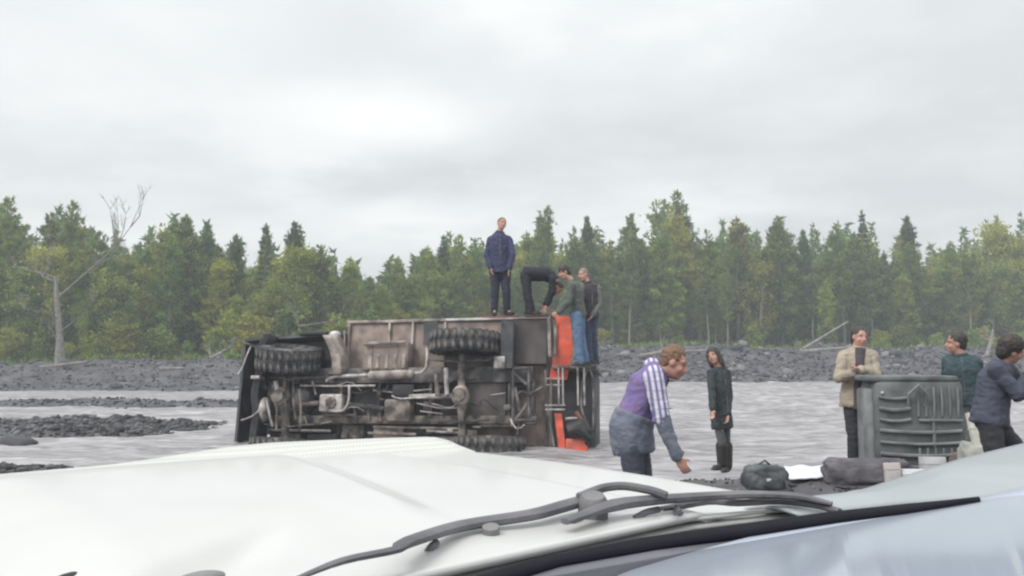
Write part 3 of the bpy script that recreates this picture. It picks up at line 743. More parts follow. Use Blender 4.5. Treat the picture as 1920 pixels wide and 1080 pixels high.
# --- axles, differentials, leaf springs
def axle(px, yt, yb, dpx, dpy, d=.26):
    P = [TL(px, yt, d), TL(px, yb, d)]; c = TL(dpx, dpy, d-.03)
    m = MB(); m.tube([P[0], P[0].lerp(P[1], .35), P[0].lerp(P[1], .5), P[0].lerp(P[1], .65), P[1]], [.07,.075,.13,.075,.07], 14)
    ax = m.build('axle', mud, truck)
    m = MB(); m.ell(c, (Vector((.17,0,0)), Vector((0,.17,0)), Vector((0,0,.20)))); m.build('differential', mudlt, ax)
    m = MB(); m.lathe([(0,-.03),(.12,-.03),(.13,.02)], c+Vector((0,-.16,0)), (0,1,0), 18); m.build('differential_cover', mud, ax)
axle(535, 700, 826, 527, 744); axle(866, 665, 836, 864, 742)
def spring(px, py, half, d=.22):
    for k in range(5):
        l = half*(1-.16*k); ttube('spring_leaf', [(px-l,py-5+k*0,d+.14-.03*k),(px,py,d+.02-.028*k),(px+l,py-5,d+.14-.03*k)], [.030,.034,.030], mud if k % 2 else steel, seg=4, flat=.4)
spring(545, 712, 62); spring(545, 800, 62); spring(866, 680, 62); spring(866, 792, 62)
for px, a, b in ((500,748,800),(512,722,806),(534,705,800),(550,712,786),(561,730,808)):
    ttube('steering_rod', [(px,a,.16),(px+rr.uniform(-4,8),(a+b)/2,.13),(px+rr.uniform(0,12),b,.16)], .024, rr.choice([mudlt, steel_lt, mud]))
m = MB(); m.ell(TL(497,768,.3), (Vector((.12,0,0)), Vector((0,.2,0)), Vector((0,0,.24)))); m.build('front_hub', steel_lt, truck)
m = MB(); m.ell(TL(489,725,.35), (Vector((.14,0,0)), Vector((0,.16,0)), Vector((0,0,.1)))); m.build('steering_box', mud, truck)
ttube('shock_absorber', [(517,715,.12),(523,745,.12)], .05, steel_lt)
ttube('shock_absorber', [(836,690,.2),(838,740,.2)], .045, steel_lt)
ttube('shock_absorber', [(818,700,.2),(820,742,.2)], .045, mud)
tbox('spring_hanger', 926, 668, 946, 690, .2, .4, steel_lt)
# --- wheels
def wheel_parts(root, c, axis, r=.6, w=.36, lugs=26, tilt=None):
    ax = Vector(axis).normalized(); c = Vector(c); hw = w/2
    m = MB(); m.lathe([(r*.52,-hw*.78),(r*.60,-hw),(r*.80,-hw*1.06),(r*.93,-hw*.95),(r*.985,-hw*.72),(r,-hw*.3),(r,hw*.3),(r*.985,hw*.72),(r*.93,hw*.95),(r*.80,hw*1.06),(r*.60,hw),(r*.52,hw*.78),(r*.48,hw*.4),(r*.48,-hw*.4),(r*.52,-hw*.78)], c, ax, 44)
    ty = m.build('tyre', rubber, root)
    q = Vector((0,0,1)).rotation_difference(ax)
    me = None
    for k in range(lugs):
        for s in (-1, 1):
            a = 2*math.pi*(k+(.5 if s > 0 else 0))/lugs
            if me is None:
                b = MB(); b.box((r*.95,-.03*r/.6,.01), (r*1.045,.03*r/.6,hw*1.0), 0, .008); me = b.mesh('tread_lug', rubber)
            o = link('tread_lug', me, ty); o.rotation_mode = 'QUATERNION'
            o.location = c; o.rotation_quaternion = q @ Quaternion((0,0,1), a) @ (Quaternion((1,0,0), math.pi) if s < 0 else Quaternion()) @ Quaternion((1,0,0), .25)
    m = MB(); m.lathe([(0,hw*.25),(r*.20,hw*.25),(r*.24,hw*.1),(r*.40,hw*.15),(r*.47,hw*.55),(r*.53,hw*.80),(r*.50,hw*.82),(r*.44,hw*.5)], c, ax, 30)
    m.lathe([(0,-hw*.1),(r*.40,-hw*.15),(r*.47,-hw*.55),(r*.53,-hw*.80)], c, ax, 30); rim = m.build('rim', steel, root)
    m = MB(); m.lathe([(0,hw*.95),(r*.11,hw*.95),(r*.15,hw*.8),(r*.16,hw*.2)], c, ax, 18); m.build('hub', blk, rim)
    for k in range(6):
        a = k*1.047; m = MB(); p = c + q @ Vector((r*.29*math.cos(a), r*.29*math.sin(a), hw*.2)); m.lathe([(0,.04),(.02,.04),(.02,-.02)], p, ax, 6); m.build('wheel_nut', steel_lt, rim)
def truck_wheel(px, py, yl, axis, r=.62, w=.38):
    c = TL(px, py, yl); e = bpy.data.objects.new('wheel', None); COL.objects.link(e); e.parent = truck; e.location = c
    wheel_parts(e, (0,0,0), axis, r, w); return e
truck_wheel(541, 671, .32, (.10,-.27,1), .60, .44)
truck_wheel(872, 643, .36, (.0,-.02,1), .63, .38)
truck_wheel(918, 838, .36, (.0,.04,-1), .63, .36)
truck_wheel(530, 842, .36, (-.04,.02,-1), .60, .38)
# wheel-arch of rear
m = MB(); P = [TL(960,604,.2)+Vector((0,y,0)) for y in (0,.5)]; a = TL(800,612,.7)
for k in range(10):
    t = math.pi*k/9; c = TL(876, 640, .55)
    m.box((c.x+.76*math.cos(t)-.13, c.y+.1+.62*math.sin(t)-.02, zt-.5), (c.x+.76*math.cos(t)+.13, c.y+.1+.62*math.sin(t)+.02, zt-.04), 0)
m.build('wheel_arch', dgreen, truck)
# --- cab (front, left) seen from below
cx0, cx1 = TL(458,700,.6).x, TL(640,700,.6).x
ztop = TL(600,625,.7).z
m = MB()
prof = [(0,.45),(.03,.22),(.09,.12),(.17,.14),(.19,.3),(.17,.5)]
vs = []; nz = 12
for i in range(nz+1):
    t = i/nz; z = .02+t*(ztop-.12); bulge = .07*math.sin(math.pi*t)+.03*math.sin(t*17)
    for (x, y) in prof: vs.append((x-bulge+.10*t*0+.06, y, z))
k = len(prof); fs = [(i*k+j, i*k+j+1, (i+1)*k+j+1, (i+1)*k+j) for i in range(nz) for j in range(k-1)]
m.add(vs, fs)
o = m.build('front_bumper', blk, truck); sm = o.modifiers.new('s', 'SOLIDIFY'); sm.thickness = .03
# cab shell: side (now on top), other side, front, roof, floor
def shell(name, pts, mt, t=.05, parent=truck):
    m = MB(); n = len(pts); m.add(pts, [tuple(range(n))]); o = m.build(name, mt, parent, smooth=False, fixn=False); s = o.modifiers.new('s','SOLIDIFY'); s.thickness = t; s.offset = 0; return o
zc = ztop-.03
shell('cab_side', [(cx0+.02,.45,zc-.12),(cx1,.62,zc),(cx1,2.3,zc-.05),(cx0+.55,2.35,zc-.1),(cx0+.05,1.5,zc-.2)], dgreen)
shell('cab_side', [(cx0+.02,.45,.05),(cx1,.62,.05),(cx1,2.3,.05),(cx0+.55,2.35,.05),(cx0+.05,1.5,.05)], dgreen)
shell('cab_floor', [(cx0+.3,.80,.06),(cx1,.80,.06),(cx1,.80,zc-.08),(cx0+.3,.80,zc-.2)], blk)
shell('cab_back', [(cx1,.62,.1),(cx1,2.3,.1),(cx1,2.3,zc-.06),(cx1,.62,zc-.04)], dgreen)
shell('cab_front', [(cx0+.03,.45,.1),(cx0+.05,1.5,.1),(cx0+.05,1.5,zc-.25),(cx0+.03,.45,zc-.2)], dgreen)
shell('windscreen', [(cx0+.05,1.52,.15),(cx0+.53,2.33,.15),(cx0+.53,2.33,zc-.2),(cx0+.05,1.52,zc-.3)], mat('dark_glass', (.03,.035,.04), .15), .02)
shell('cab_roof', [(cx0+.55,2.36,.1),(cx1,2.31,.1),(cx1,2.31,zc-.1),(cx0+.55,2.36,zc-.16)], orange)
# fender between wheel and body (brownish curved piece)
m = MB()
vs = []
for i in range(9):
    t = i/8; px = 604+26*math.sin(t*math.pi*.6); py = 628+t*75
    for (dx, dy) in ((0,.15),(16,.10),(34,.35)): vs.append(TL(px+dx-10*t, py, .15+dy))
fs = [(i*3+j, i*3+j+1, (i+1)*3+j+1, (i+1)*3+j) for i in range(8) for j in range(2)]
m.add(vs, fs); o = m.build('front_fender', mudlt, truck); o.modifiers.new('s','SOLIDIFY').thickness = .03
tbox('step_box', 612, 690, 640, 702, .2, .5, mud, bev=.02)
ttube('cab_mirror_arm', [(470,650,.4),(462,668,.2),(455,690,.15),(446,702,.1)], .016, steel_lt)
tbox('cab_latch', 470, 704, 486, 710, .0, .25, steel_lt)
for px, a, b in ((638,632,700),(646,620,700)): ttube('cab_strut', [(px,a,.5),(px,b,.5)], .018, mudlt)
# tarpaulin rolls / lamp on cab top
m = MB(); m.ell(TL(628,628,.5), (Vector((.12,0,0)), Vector((0,.1,0)), Vector((0,0,.08)))); m.build('side_lamp', whitep, truck)
tbox('cab_handle', 560, 622, 612, 627, .5, .9, blk)
ttube('front_winch_cable', [(452,788,.1),(466,784,.02),(480,776,.0),(488,766,.05)], .014, steel_lt)
tbox('number_light', 501.5, 815, 504.5, 825, .0, .03, whitep, bev=.002)
# --- rear end, orange strips, ladder frame, platform
zplat = TL(1090, 686, .5).z
m = MB()
def band(px_list, d0, w, mt, name, thick=.03):
    mb = MB(); vs = []
    for (px, py, dd) in px_list:
        c = TL(px, py, d0+dd); vs += [c+Vector((-w/2,0,0)), c+Vector((w/2,.02,0))]
    fs = [(2*i, 2*i+1, 2*i+3, 2*i+2) for i in range(len(px_list)-1)]
    mb.add(vs, fs); o = mb.build(name, mt, truck, smooth=False); s = o.modifiers.new('s','SOLIDIFY'); s.thickness = thick; return o
band([(1052,592,.10),(1054,615,.02),(1057,645,0),(1056,665,.03),(1050,690,.08),(1046,712,.12)], .45, .33, orange, 'rear_body_panel')
band([(1036,592,.05),(1037,615,0),(1040,650,.05),(1043,690,.1)], .43, .07, dgreen, 'rear_trim')
band([(1029,594,.0),(1030,640,.0),(1031,668,.03)], .41, .05, mudlt, 'rear_trim')
band([(1040,600,.0),(1042,630,-.02),(1041,664,.02)], .40, .04, mudlt, 'rear_trim')
band([(1046,775,.1),(1049,800,.05),(1052,825,.05),(1053,852,.05)], .42, .13, orange, 'rear_body_panel')
tbox('rear_lower_panel', 1060, 822, 1102, 852, .35, .42, orange, bev=.03)
tbox('rear_floor', 1036, 690, 1108, 846, .80, .84, blk)
m = MB(); a = TL(1036, 686, .45); b = TL(1112, 686, .45)
m.box((a.x, .42, zplat-.06), (b.x+.06, 1.5, zplat), 0, .01); m.build('rear_platform', steel, truck)
m = MB(); m.box((a.x, .85, .05), (b.x, 1.7, zplat-.062), 0, .04); m.build('rear_box', dgreen, truck)
for px in (1047,1055,1083,1095): ttube('ladder_rail', [(px,690,.36),(px+1,760,.36)], .018, steel_lt)
for py in (710,722,760,768): ttube('ladder_rung', [(1022,py,.36),(1052 if py<750 else 1060,py,.36)], .016, steel_lt)
ttube('rear_frame', [(1104,690,.3),(1112,705,.3),(1113,760,.3),(1112,805,.3)], .02, steel)
ttube('rear_frame', [(1100,692,.4),(1090,730,.35),(1090,770,.35),(1106,806,.3)], .022, steel)
ttube('rear_frame', [(1060,785,.34),(1084,784,.34)], .025, steel_lt)
ttube('rear_frame', [(1022,694,.36),(1028,770,.36),(1040,846,.4)], .02, steel)
tbox('rear_lamp', 1107, 803, 1116, 809, .15, .25, blk, bev=.01)
m = MB(); P = [TL(1065,806,.3), TL(1090,800,.3), TL(1106,822,.3), TL(1100,834,.4)]; m.tube(P, [.12,.16,.10,.04], 10); m.build('rear_mudflap', blk, truck)
ttube('door_hinge', [(1080,772,.3),(1092,790,.3)], .04, mat('rust', (.22,.09,.055), .85, (.14,.07,.05)))
# silt foam against the truck is left to the water

# ================================================================== people
SKIN = mat('skin', (.48,.27,.21), .55, (.42,.21,.165), 8)
HAIR_D = mat('hair_dark', (.025,.02,.018), .6, (.05,.04,.035), 40)
HAIR_B = mat('hair_brown', (.20,.11,.06), .6, (.13,.07,.045), 40)
HAIR_G = mat('hair_grey', (.26,.2,.17), .6, (.18,.13,.11), 40)
def cloth(name, c, c2=None): return mat(name, c, .85, c2 or tuple(v*.75 for v in c), 7, .35, 60)
def stripes_mat():
    m = bpy.data.materials.new('striped_shirt'); m.use_nodes = True; t = m.node_tree; b = t.nodes['Principled BSDF']
    tcn = N(t, 'ShaderNodeTexCoord'); sp = N(t, 'ShaderNodeSeparateXYZ'); t.links.new(tcn.outputs['Object'], sp.inputs[0])
    u = M(t, 'ADD', M(t,'MULTIPLY', sp.outputs[0], 1.0), M(t, 'MULTIPLY', sp.outputs[2], .12)); w = M(t, 'FRACT', M(t, 'MULTIPLY', u, 26.0)); g = M(t, 'GREATER_THAN', w, .52)
    w2 = M(t, 'GREATER_THAN', M(t, 'FRACT', M(t, 'MULTIPLY', sp.outputs[2], 16.0)), .82)
    mxn = N(t, 'ShaderNodeMix'); mxn.data_type = 'RGBA'; mxn.inputs[6].default_value = (.62,.60,.68,1); mxn.inputs[7].default_value = (.19,.17,.32,1)
    t.links.new(M(t, 'MAXIMUM', g, M(t, 'MULTIPLY', w2, .35)), mxn.inputs[0]); t.links.new(mxn.outputs[2], b.inputs['Base Color']); b.inputs['Roughness'].default_value = .85
    return m
def remesh(mb, name, mt, parent, vox=.011, fold=0.0, ff=7.0, smooth=4, origin=None):
    me = mb.mesh(name, mt, smooth=False, origin=origin)
    o = bpy.data.objects.new(name, me); COL.objects.link(o)
    r = o.modifiers.new('r', 'REMESH'); r.mode = 'VOXEL'; r.voxel_size = vox; r.use_smooth_shade = True
    s = o.modifiers.new('s', 'SMOOTH'); s.iterations = smooth; s.factor = .5
    dg = bpy.context.evaluated_depsgraph_get(); dg.update(); ev = o.evaluated_get(dg); me2 = bpy.data.meshes.new_from_object(ev)
    COL.objects.unlink(o); bpy.data.objects.remove(o); me2.name = name
    me2.materials.clear(); me2.materials.append(mt)
    if fold > 0:
        n = len(me2.vertices); co = np.empty(n*3); me2.vertices.foreach_get('co', co); co = co.reshape(-1, 3)
        no = np.empty(n*3); me2.vertices.foreach_get('normal', no); no = no.reshape(-1, 3)
        off = random.uniform(0, 50)
        d = np.array([noise.noise(Vector((c[0]*ff+off, c[1]*ff, c[2]*ff*1.5)))*.65 + (1-abs(noise.noise(Vector((c[0]*ff*1.6, c[1]*ff*1.6+off, c[2]*ff*2.6))))*2.2)*.5 for c in co])
        co += no*(d*fold)[:, None]; me2.vertices.foreach_set('co', co.ravel())
    me2.polygons.foreach_set('use_smooth', [True]*len(me2.polygons)); me2.update()
    o2 = bpy.data.objects.new(name, me2); COL.objects.link(o2); o2.parent = parent
    return o2
def cap(mb, a, b, ra, rb, seg=12):
    a = Vector(a); b = Vector(b); n = 4; pts = [a.lerp(b, i/n) for i in range(n+1)]
    mb.tube(pts, [ra+(rb-ra)*i/n for i in range(n+1)], seg)
    for c, r in ((a, ra), (b, rb)): mb.ell(c, (Vector((r,0,0)), Vector((0,r,0)), Vector((0,0,r))), 12, 8)
def loft(mb, secs, lat, seg=18):
    """secs: (centre, half width, half depth); lat lateral axis"""
    n = len(secs); vs = []; lat = lat.normalized()
    for i, (c, w, d) in enumerate(secs):
        t = (secs[min(i+1,n-1)][0]-secs[max(i-1,0)][0]).normalized(); a = (lat - t*lat.dot(t)).normalized(); b = t.cross(a)
        for k in range(seg):
            an = 2*math.pi*k/seg; vs.append(c + a*w*math.cos(an) + b*d*math.sin(an))
    fs = [(i*seg+k, i*seg+(k+1) % seg, (i+1)*seg+(k+1) % seg, (i+1)*seg+k) for i in range(n-1) for k in range(seg)]
    fs += [tuple(range(seg))[::-1], tuple((n-1)*seg+k for k in range(seg))]; mb.add(vs, fs)
def hand(mb, wr, d, nrm, side, curl=.5, sc=1.0):
    d = d.normalized(); nrm = (nrm-d*nrm.dot(d)).normalized(); lat = d.cross(nrm).normalized()*side
    pc = wr + d*.05*sc
    mb.ell(pc, (lat*.042*sc, nrm*.017*sc, d*.058*sc), 12, 8)
    for i, (L, o) in enumerate(((.070,.030),(.080,.010),(.074,-.010),(.058,-.029))):
        p = wr + d*.088*sc + lat*o*sc; dd = (d+lat*o*2.2).normalized(); c = curl*(.9+.1*i)
        for j, f in enumerate((.45,.30,.25)):
            q = Quaternion(d.cross(nrm), 0); dd2 = (dd*math.cos(c*(j*.8+.3)) - nrm*math.sin(c*(j*.8+.3))).normalized()
            q2 = p + dd2*L*f*sc; cap(mb, p, q2, .0088*sc, .0080*sc, 8); p = q2
    p = wr + d*.03*sc + lat*.035*sc; q = p + (d*.6+lat*.7-nrm*.3).normalized()*.04*sc; cap(mb, p, q, .012*sc, .010*sc, 8); cap(mb, q, q+(d*.95+lat*.1-nrm*.3).normalized()*.032*sc, .0095*sc, .008*sc, 8)
def person(base, J, label, jacket, trousers, shoes, hair, hairstyle='short', group=None, sc=1.0, build=1.0, face=None, headup=None, coat=None, open_front=None, shoe_name='shoe', hood=False, sleeve=None, curl=.5, vest=None, legw=1.0, bare_fore=False):
    """J: dict of world joints: head,neck,chest,pelvis,shL,shR,elL,elR,wrL,wrR,hipL,hipR,knL,knR,anL,anR,toeL,toeR"""
    base = Vector(base); root = empty('person', base, label, 'person', group)
    J = {k: Vector(v)-base for k, v in J.items()}; B = build*sc
    lat = (J['shR']-J['shL']).normalized(); face = Vector(face).normalized()
    up = Vector(headup).normalized() if headup else (J['head']-J['neck']).normalized()
    up = (up-face*up.dot(face)).normalized(); fl = face.cross(up).normalized(); H = J['head']; s = sc
    m = MB()
    # head: cranium, face, jaw, nose, ears, brow, lips
    m.ell(H+up*.025*s-face*.012*s, (fl*.076*s, face*.096*s, up*.098*s), 20, 14)
    m.ell(H-up*.035*s+face*.022*s, (fl*.061*s, face*.070*s, up*.088*s), 18, 12)
    m.ell(H-up*.092*s+face*.062*s, (fl*.028*s, face*.022*s, up*.022*s))
    cap(m, H+up*.012*s+face*.085*s, H-up*.028*s+face*.108*s, .010*s, .015*s, 8)
    m.ell(H-up*.033*s+face*.100*s, (fl*.020*s, face*.014*s, up*.010*s))
    for q in (-1, 1):
        m.ell(H+fl*.078*s*q-up*.01*s, (fl*.010*s, face*.020*s, up*.032*s), 8, 6)
        cap(m, H+up*.028*s+face*.082*s+fl*.012*s*q, H+up*.026*s+face*.070*s+fl*.048*s*q, .011*s, .010*s, 8)
        m.ell(H-up*.035*s+face*.062*s+fl*.040*s*q, (fl*.020*s, face*.022*s, up*.022*s))
    m.ell(H-up*.060*s+face*.088*s, (fl*.026*s, face*.013*s, up*.011*s))
    cap(m, H-up*.05*s-face*.015*s, J['neck'], .056*s, .060*s)
    sp = [(J['pelvis'], .150*B, .105*B), (J['pelvis'].lerp(J['chest'], .45), .135*B, .095*B), (J['chest'], .155*B, .108*B), (J['chest'].lerp(J['neck'], .6), .135*B, .085*B), (J['neck'], .055*B, .05*B)]
    loft(m, sp, lat)
    for q in 'LR':
        cap(m, J['sh'+q], J['el'+q], .052*B, .041*B); cap(m, J['el'+q], J['wr'+q], .040*B, .028*B)
        cap(m, J['neck'].lerp(J['chest'], .2), J['sh'+q], .050*B, .046*B)
        d = J['wr'+q]-J['el'+q]; hd = J.get('hd'+q, None); dd = (hd if hd is not None else d)
        if 'hd'+q in J: dd = (J['hd'+q]-J['wr'+q])
        hand(m, J['wr'+q], dd, J.get('pn', lat), 1 if q == 'L' else -1, curl, s*.93)
        cap(m, J['hip'+q], J['kn'+q], .080*B, .055*B); cap(m, J['kn'+q], J['an'+q], .054*B, .038*B); cap(m, J['an'+q], J['toe'+q], .030*s, .016*s)
    remesh(m, 'body', SKIN, root, .0095, 0, smooth=2)
    # eyes + eyebrows
    for q in (-1, 1):
        e = MB(); e.ell(H+up*.008*s+face*.086*s+fl*.031*s*q, (fl*.009*s, face*.005*s, up*.004*s), 10, 6); e.build('eye', HAIR_D, root)
        e = MB(); cap(e, H+up*.034*s+face*.087*s+fl*.018*s*q, H+up*.032*s+face*.074*s+fl*.044*s*q, .004*s, .003*s, 6); e.build('eyebrow', hair, root)
    # trousers
    lw = B*legw
    m = MB(); loft(m, [(J['pelvis']+(J['chest']-J['pelvis'])*.18, .150*B, .115*B), (J['pelvis'], .168*B, .128*B), (J['pelvis'].lerp((J['hipL']+J['hipR'])/2, 1.2), .165*B, .122*B)], (J['hipR']-J['hipL']))
    for q in 'LR':
        cap(m, J['hip'+q], J['kn'+q], .098*lw, .070*lw); e_ = J['an'+q]; cap(m, J['kn'+q], e_, .070*lw, .058*lw)
    remesh(m, 'trousers', trousers, root, .012, .012*B, 8)
    for q in 'LR':
        m = MB(); a = J['an'+q]; t_ = J['toe'+q]; dn = Vector((0,0,-1)); d = (t_-a); d.z = 0; d.normalize(); g = min(a.z, t_.z)-.02
        heel = Vector((a.x, a.y, 0))-d*.04*s; zb_ = t_.z-.018
        if 'boot' in shoe_name: cap(m, a.lerp(J['kn'+q], .80), a, .085*s, .070*s)
        cap(m, a+Vector((0,0,.01)), Vector((heel.x, heel.y, zb_+.045)), .050*s, .046*s); cap(m, Vector((heel.x,heel.y,zb_+.04)), Vector((t_.x,t_.y,zb_+.032)), .042*s, .038*s)
        sd = Vector((-d.y, d.x, 0)); cc = (heel+Vector((t_.x,t_.y,0)))/2
        m.ell(Vector((cc.x,cc.y,zb_+.015))+d*.01, (d*.15*s, sd*.048*s, Vector((0,0,.022))))
        remesh(m, shoe_name, shoes, root, .010, 0)
    # jacket
    m = MB(); pv = J['pelvis']; hem = pv + (pv-J['chest'])*(coat if coat is not None else .15)
    if coat and coat > .5: hem = pv.lerp((J['knL']+J['knR'])/2, .5)
    loft(m, [(hem, .185*B, .150*B), (pv, .180*B, .142*B), (pv.lerp(J['chest'], .45), .168*B, .130*B), (J['chest'], .178*B, .136*B), (J['chest'].lerp(J['neck'], .6), .160*B, .108*B), (J['neck']-(J['neck']-J['chest'])*.04, .082*B, .074*B)], lat)
    for q in 'LR': cap(m, J['neck'].lerp(J['chest'], .22), J['sh'+q], .066*B, .064*B)
    slv = sleeve or jacket
    if sleeve is None:
        for q in 'LR':
            cap(m, J['sh'+q], J['el'+q], .066*B, .056*B); cap(m, J['el'+q], J['wr'+q].lerp(J['el'+q], .06), .060*B, .046*B)
    jk = remesh(m, 'jacket' if not vest else 'vest', jacket, root, .011, .013*B, 8)
    if sleeve is not None:
        for q in 'LR':
            m = MB(); cap(m, J['sh'+q], J['el'+q], .076*B, .064*B); remesh(m, 'sleeve', sleeve, root, .010, .010*B, 9)
            m = MB(); cap(m, J['el'+q].lerp(J['sh'+q], .03), J['wr'+q].lerp(J['el'+q], .06), .061*B, .044*B); remesh(m, 'sleeve_cuff', vest or sleeve, root, .010, .010*B, 9)
    m = MB(); cn = J['neck']+(J['head']-J['neck'])*.12   # collar
    loft(m, [(J['neck']-(J['neck']-J['chest'])*.10, .088*B, .082*B), (cn, .074*B, .076*B)], lat); remesh(m, 'collar', jacket, jk, .009, .004)
    # front placket, hem band and cuffs
    if vest is None or True:
        fwd = (face-lat*face.dot(lat)); fwd = fwd.normalized() if fwd.length > .2 else face
        sp_ = (J['neck']-J['pelvis']).normalized(); fwd = lat.cross(sp_).normalized(); fwd = fwd if fwd.dot(face) > 0 else -fwd
        m = MB(); m.tube([J['neck'].lerp(J['chest'], .15)+fwd*.088*B, J['chest']+fwd*.134*B, J['pelvis'].lerp(J['chest'], .4)+fwd*.131*B, J['pelvis']+fwd*.142*B], .008, 6); m.build('zip', steel, jk)
        for q in 'LR':
            if sleeve is None:
                a_ = J['el'+q].lerp(J['wr'+q], .90); b_ = J['el'+q].lerp(J['wr'+q], .97); m = MB(); m.tube([a_, b_], [.051*B, .049*B], 14); m.build('cuff', jacket, jk)
    # hair
    m = MB()
    if hairstyle == 'short':
        m.ell(H+up*.040*s-face*.022*s, (fl*.081*s, face*.095*s, up*.092*s), 20, 14); m.ell(H-face*.052*s-up*.005*s, (fl*.070*s, face*.055*s, up*.085*s))
    elif hairstyle == 'crop':
        m.ell(H+up*.040*s-face*.024*s, (fl*.081*s, face*.093*s, up*.092*s), 20, 14)
    elif hairstyle == 'full':
        m.ell(H+up*.050*s-face*.018*s, (fl*.090*s, face*.104*s, up*.098*s), 20, 14); m.ell(H-face*.055*s-up*.01*s, (fl*.082*s, face*.062*s, up*.095*s))
    else:
        m.ell(H+up*.042*s-face*.022*s, (fl*.090*s, face*.102*s, up*.098*s), 20, 14)
        loft(m, [(H-face*.045*s+up*.05*s, .080*s, .06*s), (H-face*.06*s-up*.05*s, .095*s, .062*s), (H-face*.065*s-up*.14*s, .098*s, .050*s), (H-face*.06*s-up*.20*s, .075*s, .035*s)], fl)
        for q in (-1, 1): cap(m, H+up*.04*s+fl*.075*s*q+face*.01*s, H-up*.12*s+fl*.080*s*q+face*.005*s, .026*s, .022*s)
    remesh(m, 'hair', hair, root, .0075, .009, 34, smooth=1)
    return root, J, lat, jk
def Jpix(d, spec):
    out = {}
    for k, v in spec.items(): out[k] = W(v[0], v[1], d+(v[2] if len(v) > 2 else 0))
    return out
navy = cloth('navy_cloth', (.045,.052,.115)); navyd = cloth('dark_navy_trousers', (.032,.035,.06)); black = cloth('black_cloth', (.014,.015,.024)); bootm = mat('dark_leather', (.03,.028,.026), .6)
# 1 standing on the truck
d = 15.75
J = Jpix(d, dict(head=(941,420), neck=(937,435), chest=(935,462), pelvis=(938,505), shL=(954,450,.05), shR=(920,450,-.0), elL=(961,478,-.08), elR=(913,478,-.02), wrL=(955,504,-.14), wrR=(920,503,-.12),
    hipL=(947,511), hipR=(928,511), knL=(949,548,-.05), knR=(928,548,-.03), anL=(951,582), anR=(927,582), toeL=(962,589,-.15), toeR=(928,590,-.20)))
person(W(938,592,d), J, 'man in navy jacket and dark trousers standing upright on top of the overturned truck', navy, navyd, bootm, HAIR_B, 'crop', face=(.45,-1,.05), build=1.08)
# 2 bent over
d = 15.75
J = Jpix(d, dict(head=(1045,540,-.05), neck=(1040,524), chest=(1024,514), pelvis=(988,514), shL=(1036,523,-.16), shR=(1036,521,.18), elL=(1036,548,-.2), elR=(1034,548,.15), wrL=(1026,572,-.2), wrR=(1022,572,.1),
    hipL=(985,518,-.09), hipR=(987,518,.09), knL=(990,552,-.1), knR=(988,550,.1), anL=(998,582,-.08), anR=(991,582,.12), toeL=(1010,588,-.1), toeR=(1003,588,.12), hdL=(1020,585,-.2), hdR=(1016,585,.1)))
person(W(992,590,d), J, 'man in black bent double at the hips on top of the truck', black, cloth('charcoal_trousers', (.03,.032,.042)), bootm, HAIR_D, 'short', face=(.5,-.3,-.8), headup=(1,0,.3))
# 3 grey-green jacket, leaning over the truck edge
d = 15.15
J = Jpix(d, dict(head=(1058,511,0), neck=(1072,527,.0), chest=(1078,547,0), pelvis=(1083,586,.03), shL=(1070,537,-.17), shR=(1078,534,.18), elL=(1066,566,-.24), elR=(1060,566,.12), wrL=(1047,586,-.22), wrR=(1044,586,.05), hdL=(1036,592,-.25), hdR=(1034,591,.0),
    hipL=(1081,592,-.09), hipR=(1086,592,.09), knL=(1083,637,-.11), knR=(1090,635,.10), anL=(1088,678,-.08), anR=(1098,676,.12), toeL=(1078,684,-.10), toeR=(1089,683,.12)))
person(W(1088,686,d), J, 'dark haired man in grey green jacket and blue jeans leaning over the truck rear', cloth('greygreen_jacket', (.10,.115,.10)), cloth('blue_jeans', (.085,.15,.26), (.14,.21,.33)), bootm, HAIR_D, 'full', face=(-1,-.35,-.35), build=1.05, curl=.9)
# 4 behind him
d = 15.6
J = Jpix(d, dict(head=(1094,516,0), neck=(1101,530,0), chest=(1105,550), pelvis=(1105,590), shL=(1090,538,-.05), shR=(1120,541,.05), elL=(1088,566,-.15), elR=(1122,572,.0), wrL=(1084,588,-.25), wrR=(1110,592,-.15),
    hipL=(1098,596,-.03), hipR=(1111,596,.03), knL=(1102,638,-.04), knR=(1113,637,.02), anL=(1107,675,-.02), anR=(1117,674,.04), toeL=(1100,682,-.08), toeR=(1112,681,-.02)))
person(W(1108,684,d), J, 'man in dark vest with grey sleeves and navy jeans, rightmost at the truck rear', cloth('dark_vest', (.05,.04,.05)), cloth('navy_jeans', (.05,.065,.11)), bootm, HAIR_G, 'short', face=(-.8,-.6,-.1), sleeve=cloth('grey_sleeve', (.15,.16,.145)), vest=cloth('grey_sleeve', (.15,.16,.145)))
# 5 woman
d = 11.15
J = Jpix(d, dict(head=(1338,668), neck=(1348,690), chest=(1348,722), pelvis=(1352,778), shL=(1334,698,-.09), shR=(1362,699,.09), elL=(1335,738,-.17), elR=(1367,742,.03), wrL=(1336,768,-.25), wrR=(1364,778,-.1),
    hipL=(1346,786,-.05), hipR=(1359,786,.05), knL=(1353,828,-.06), knR=(1362,828,.06), anL=(1354,868,-.05), anR=(1364,872,.0), toeL=(1340,879,-.1), toeR=(1356,884,-.12)))
person(W(1355,884,d), J, 'woman with shoulder length dark hair in dark coat and boots at the water edge', cloth('charcoal_coat', (.042,.052,.058)), cloth('grey_leggings', (.12,.12,.125)), bootm, HAIR_D, 'long', face=(-.75,-1,.08), sc=.93, build=.92, coat=.8, shoe_name='boot', legw=.86)
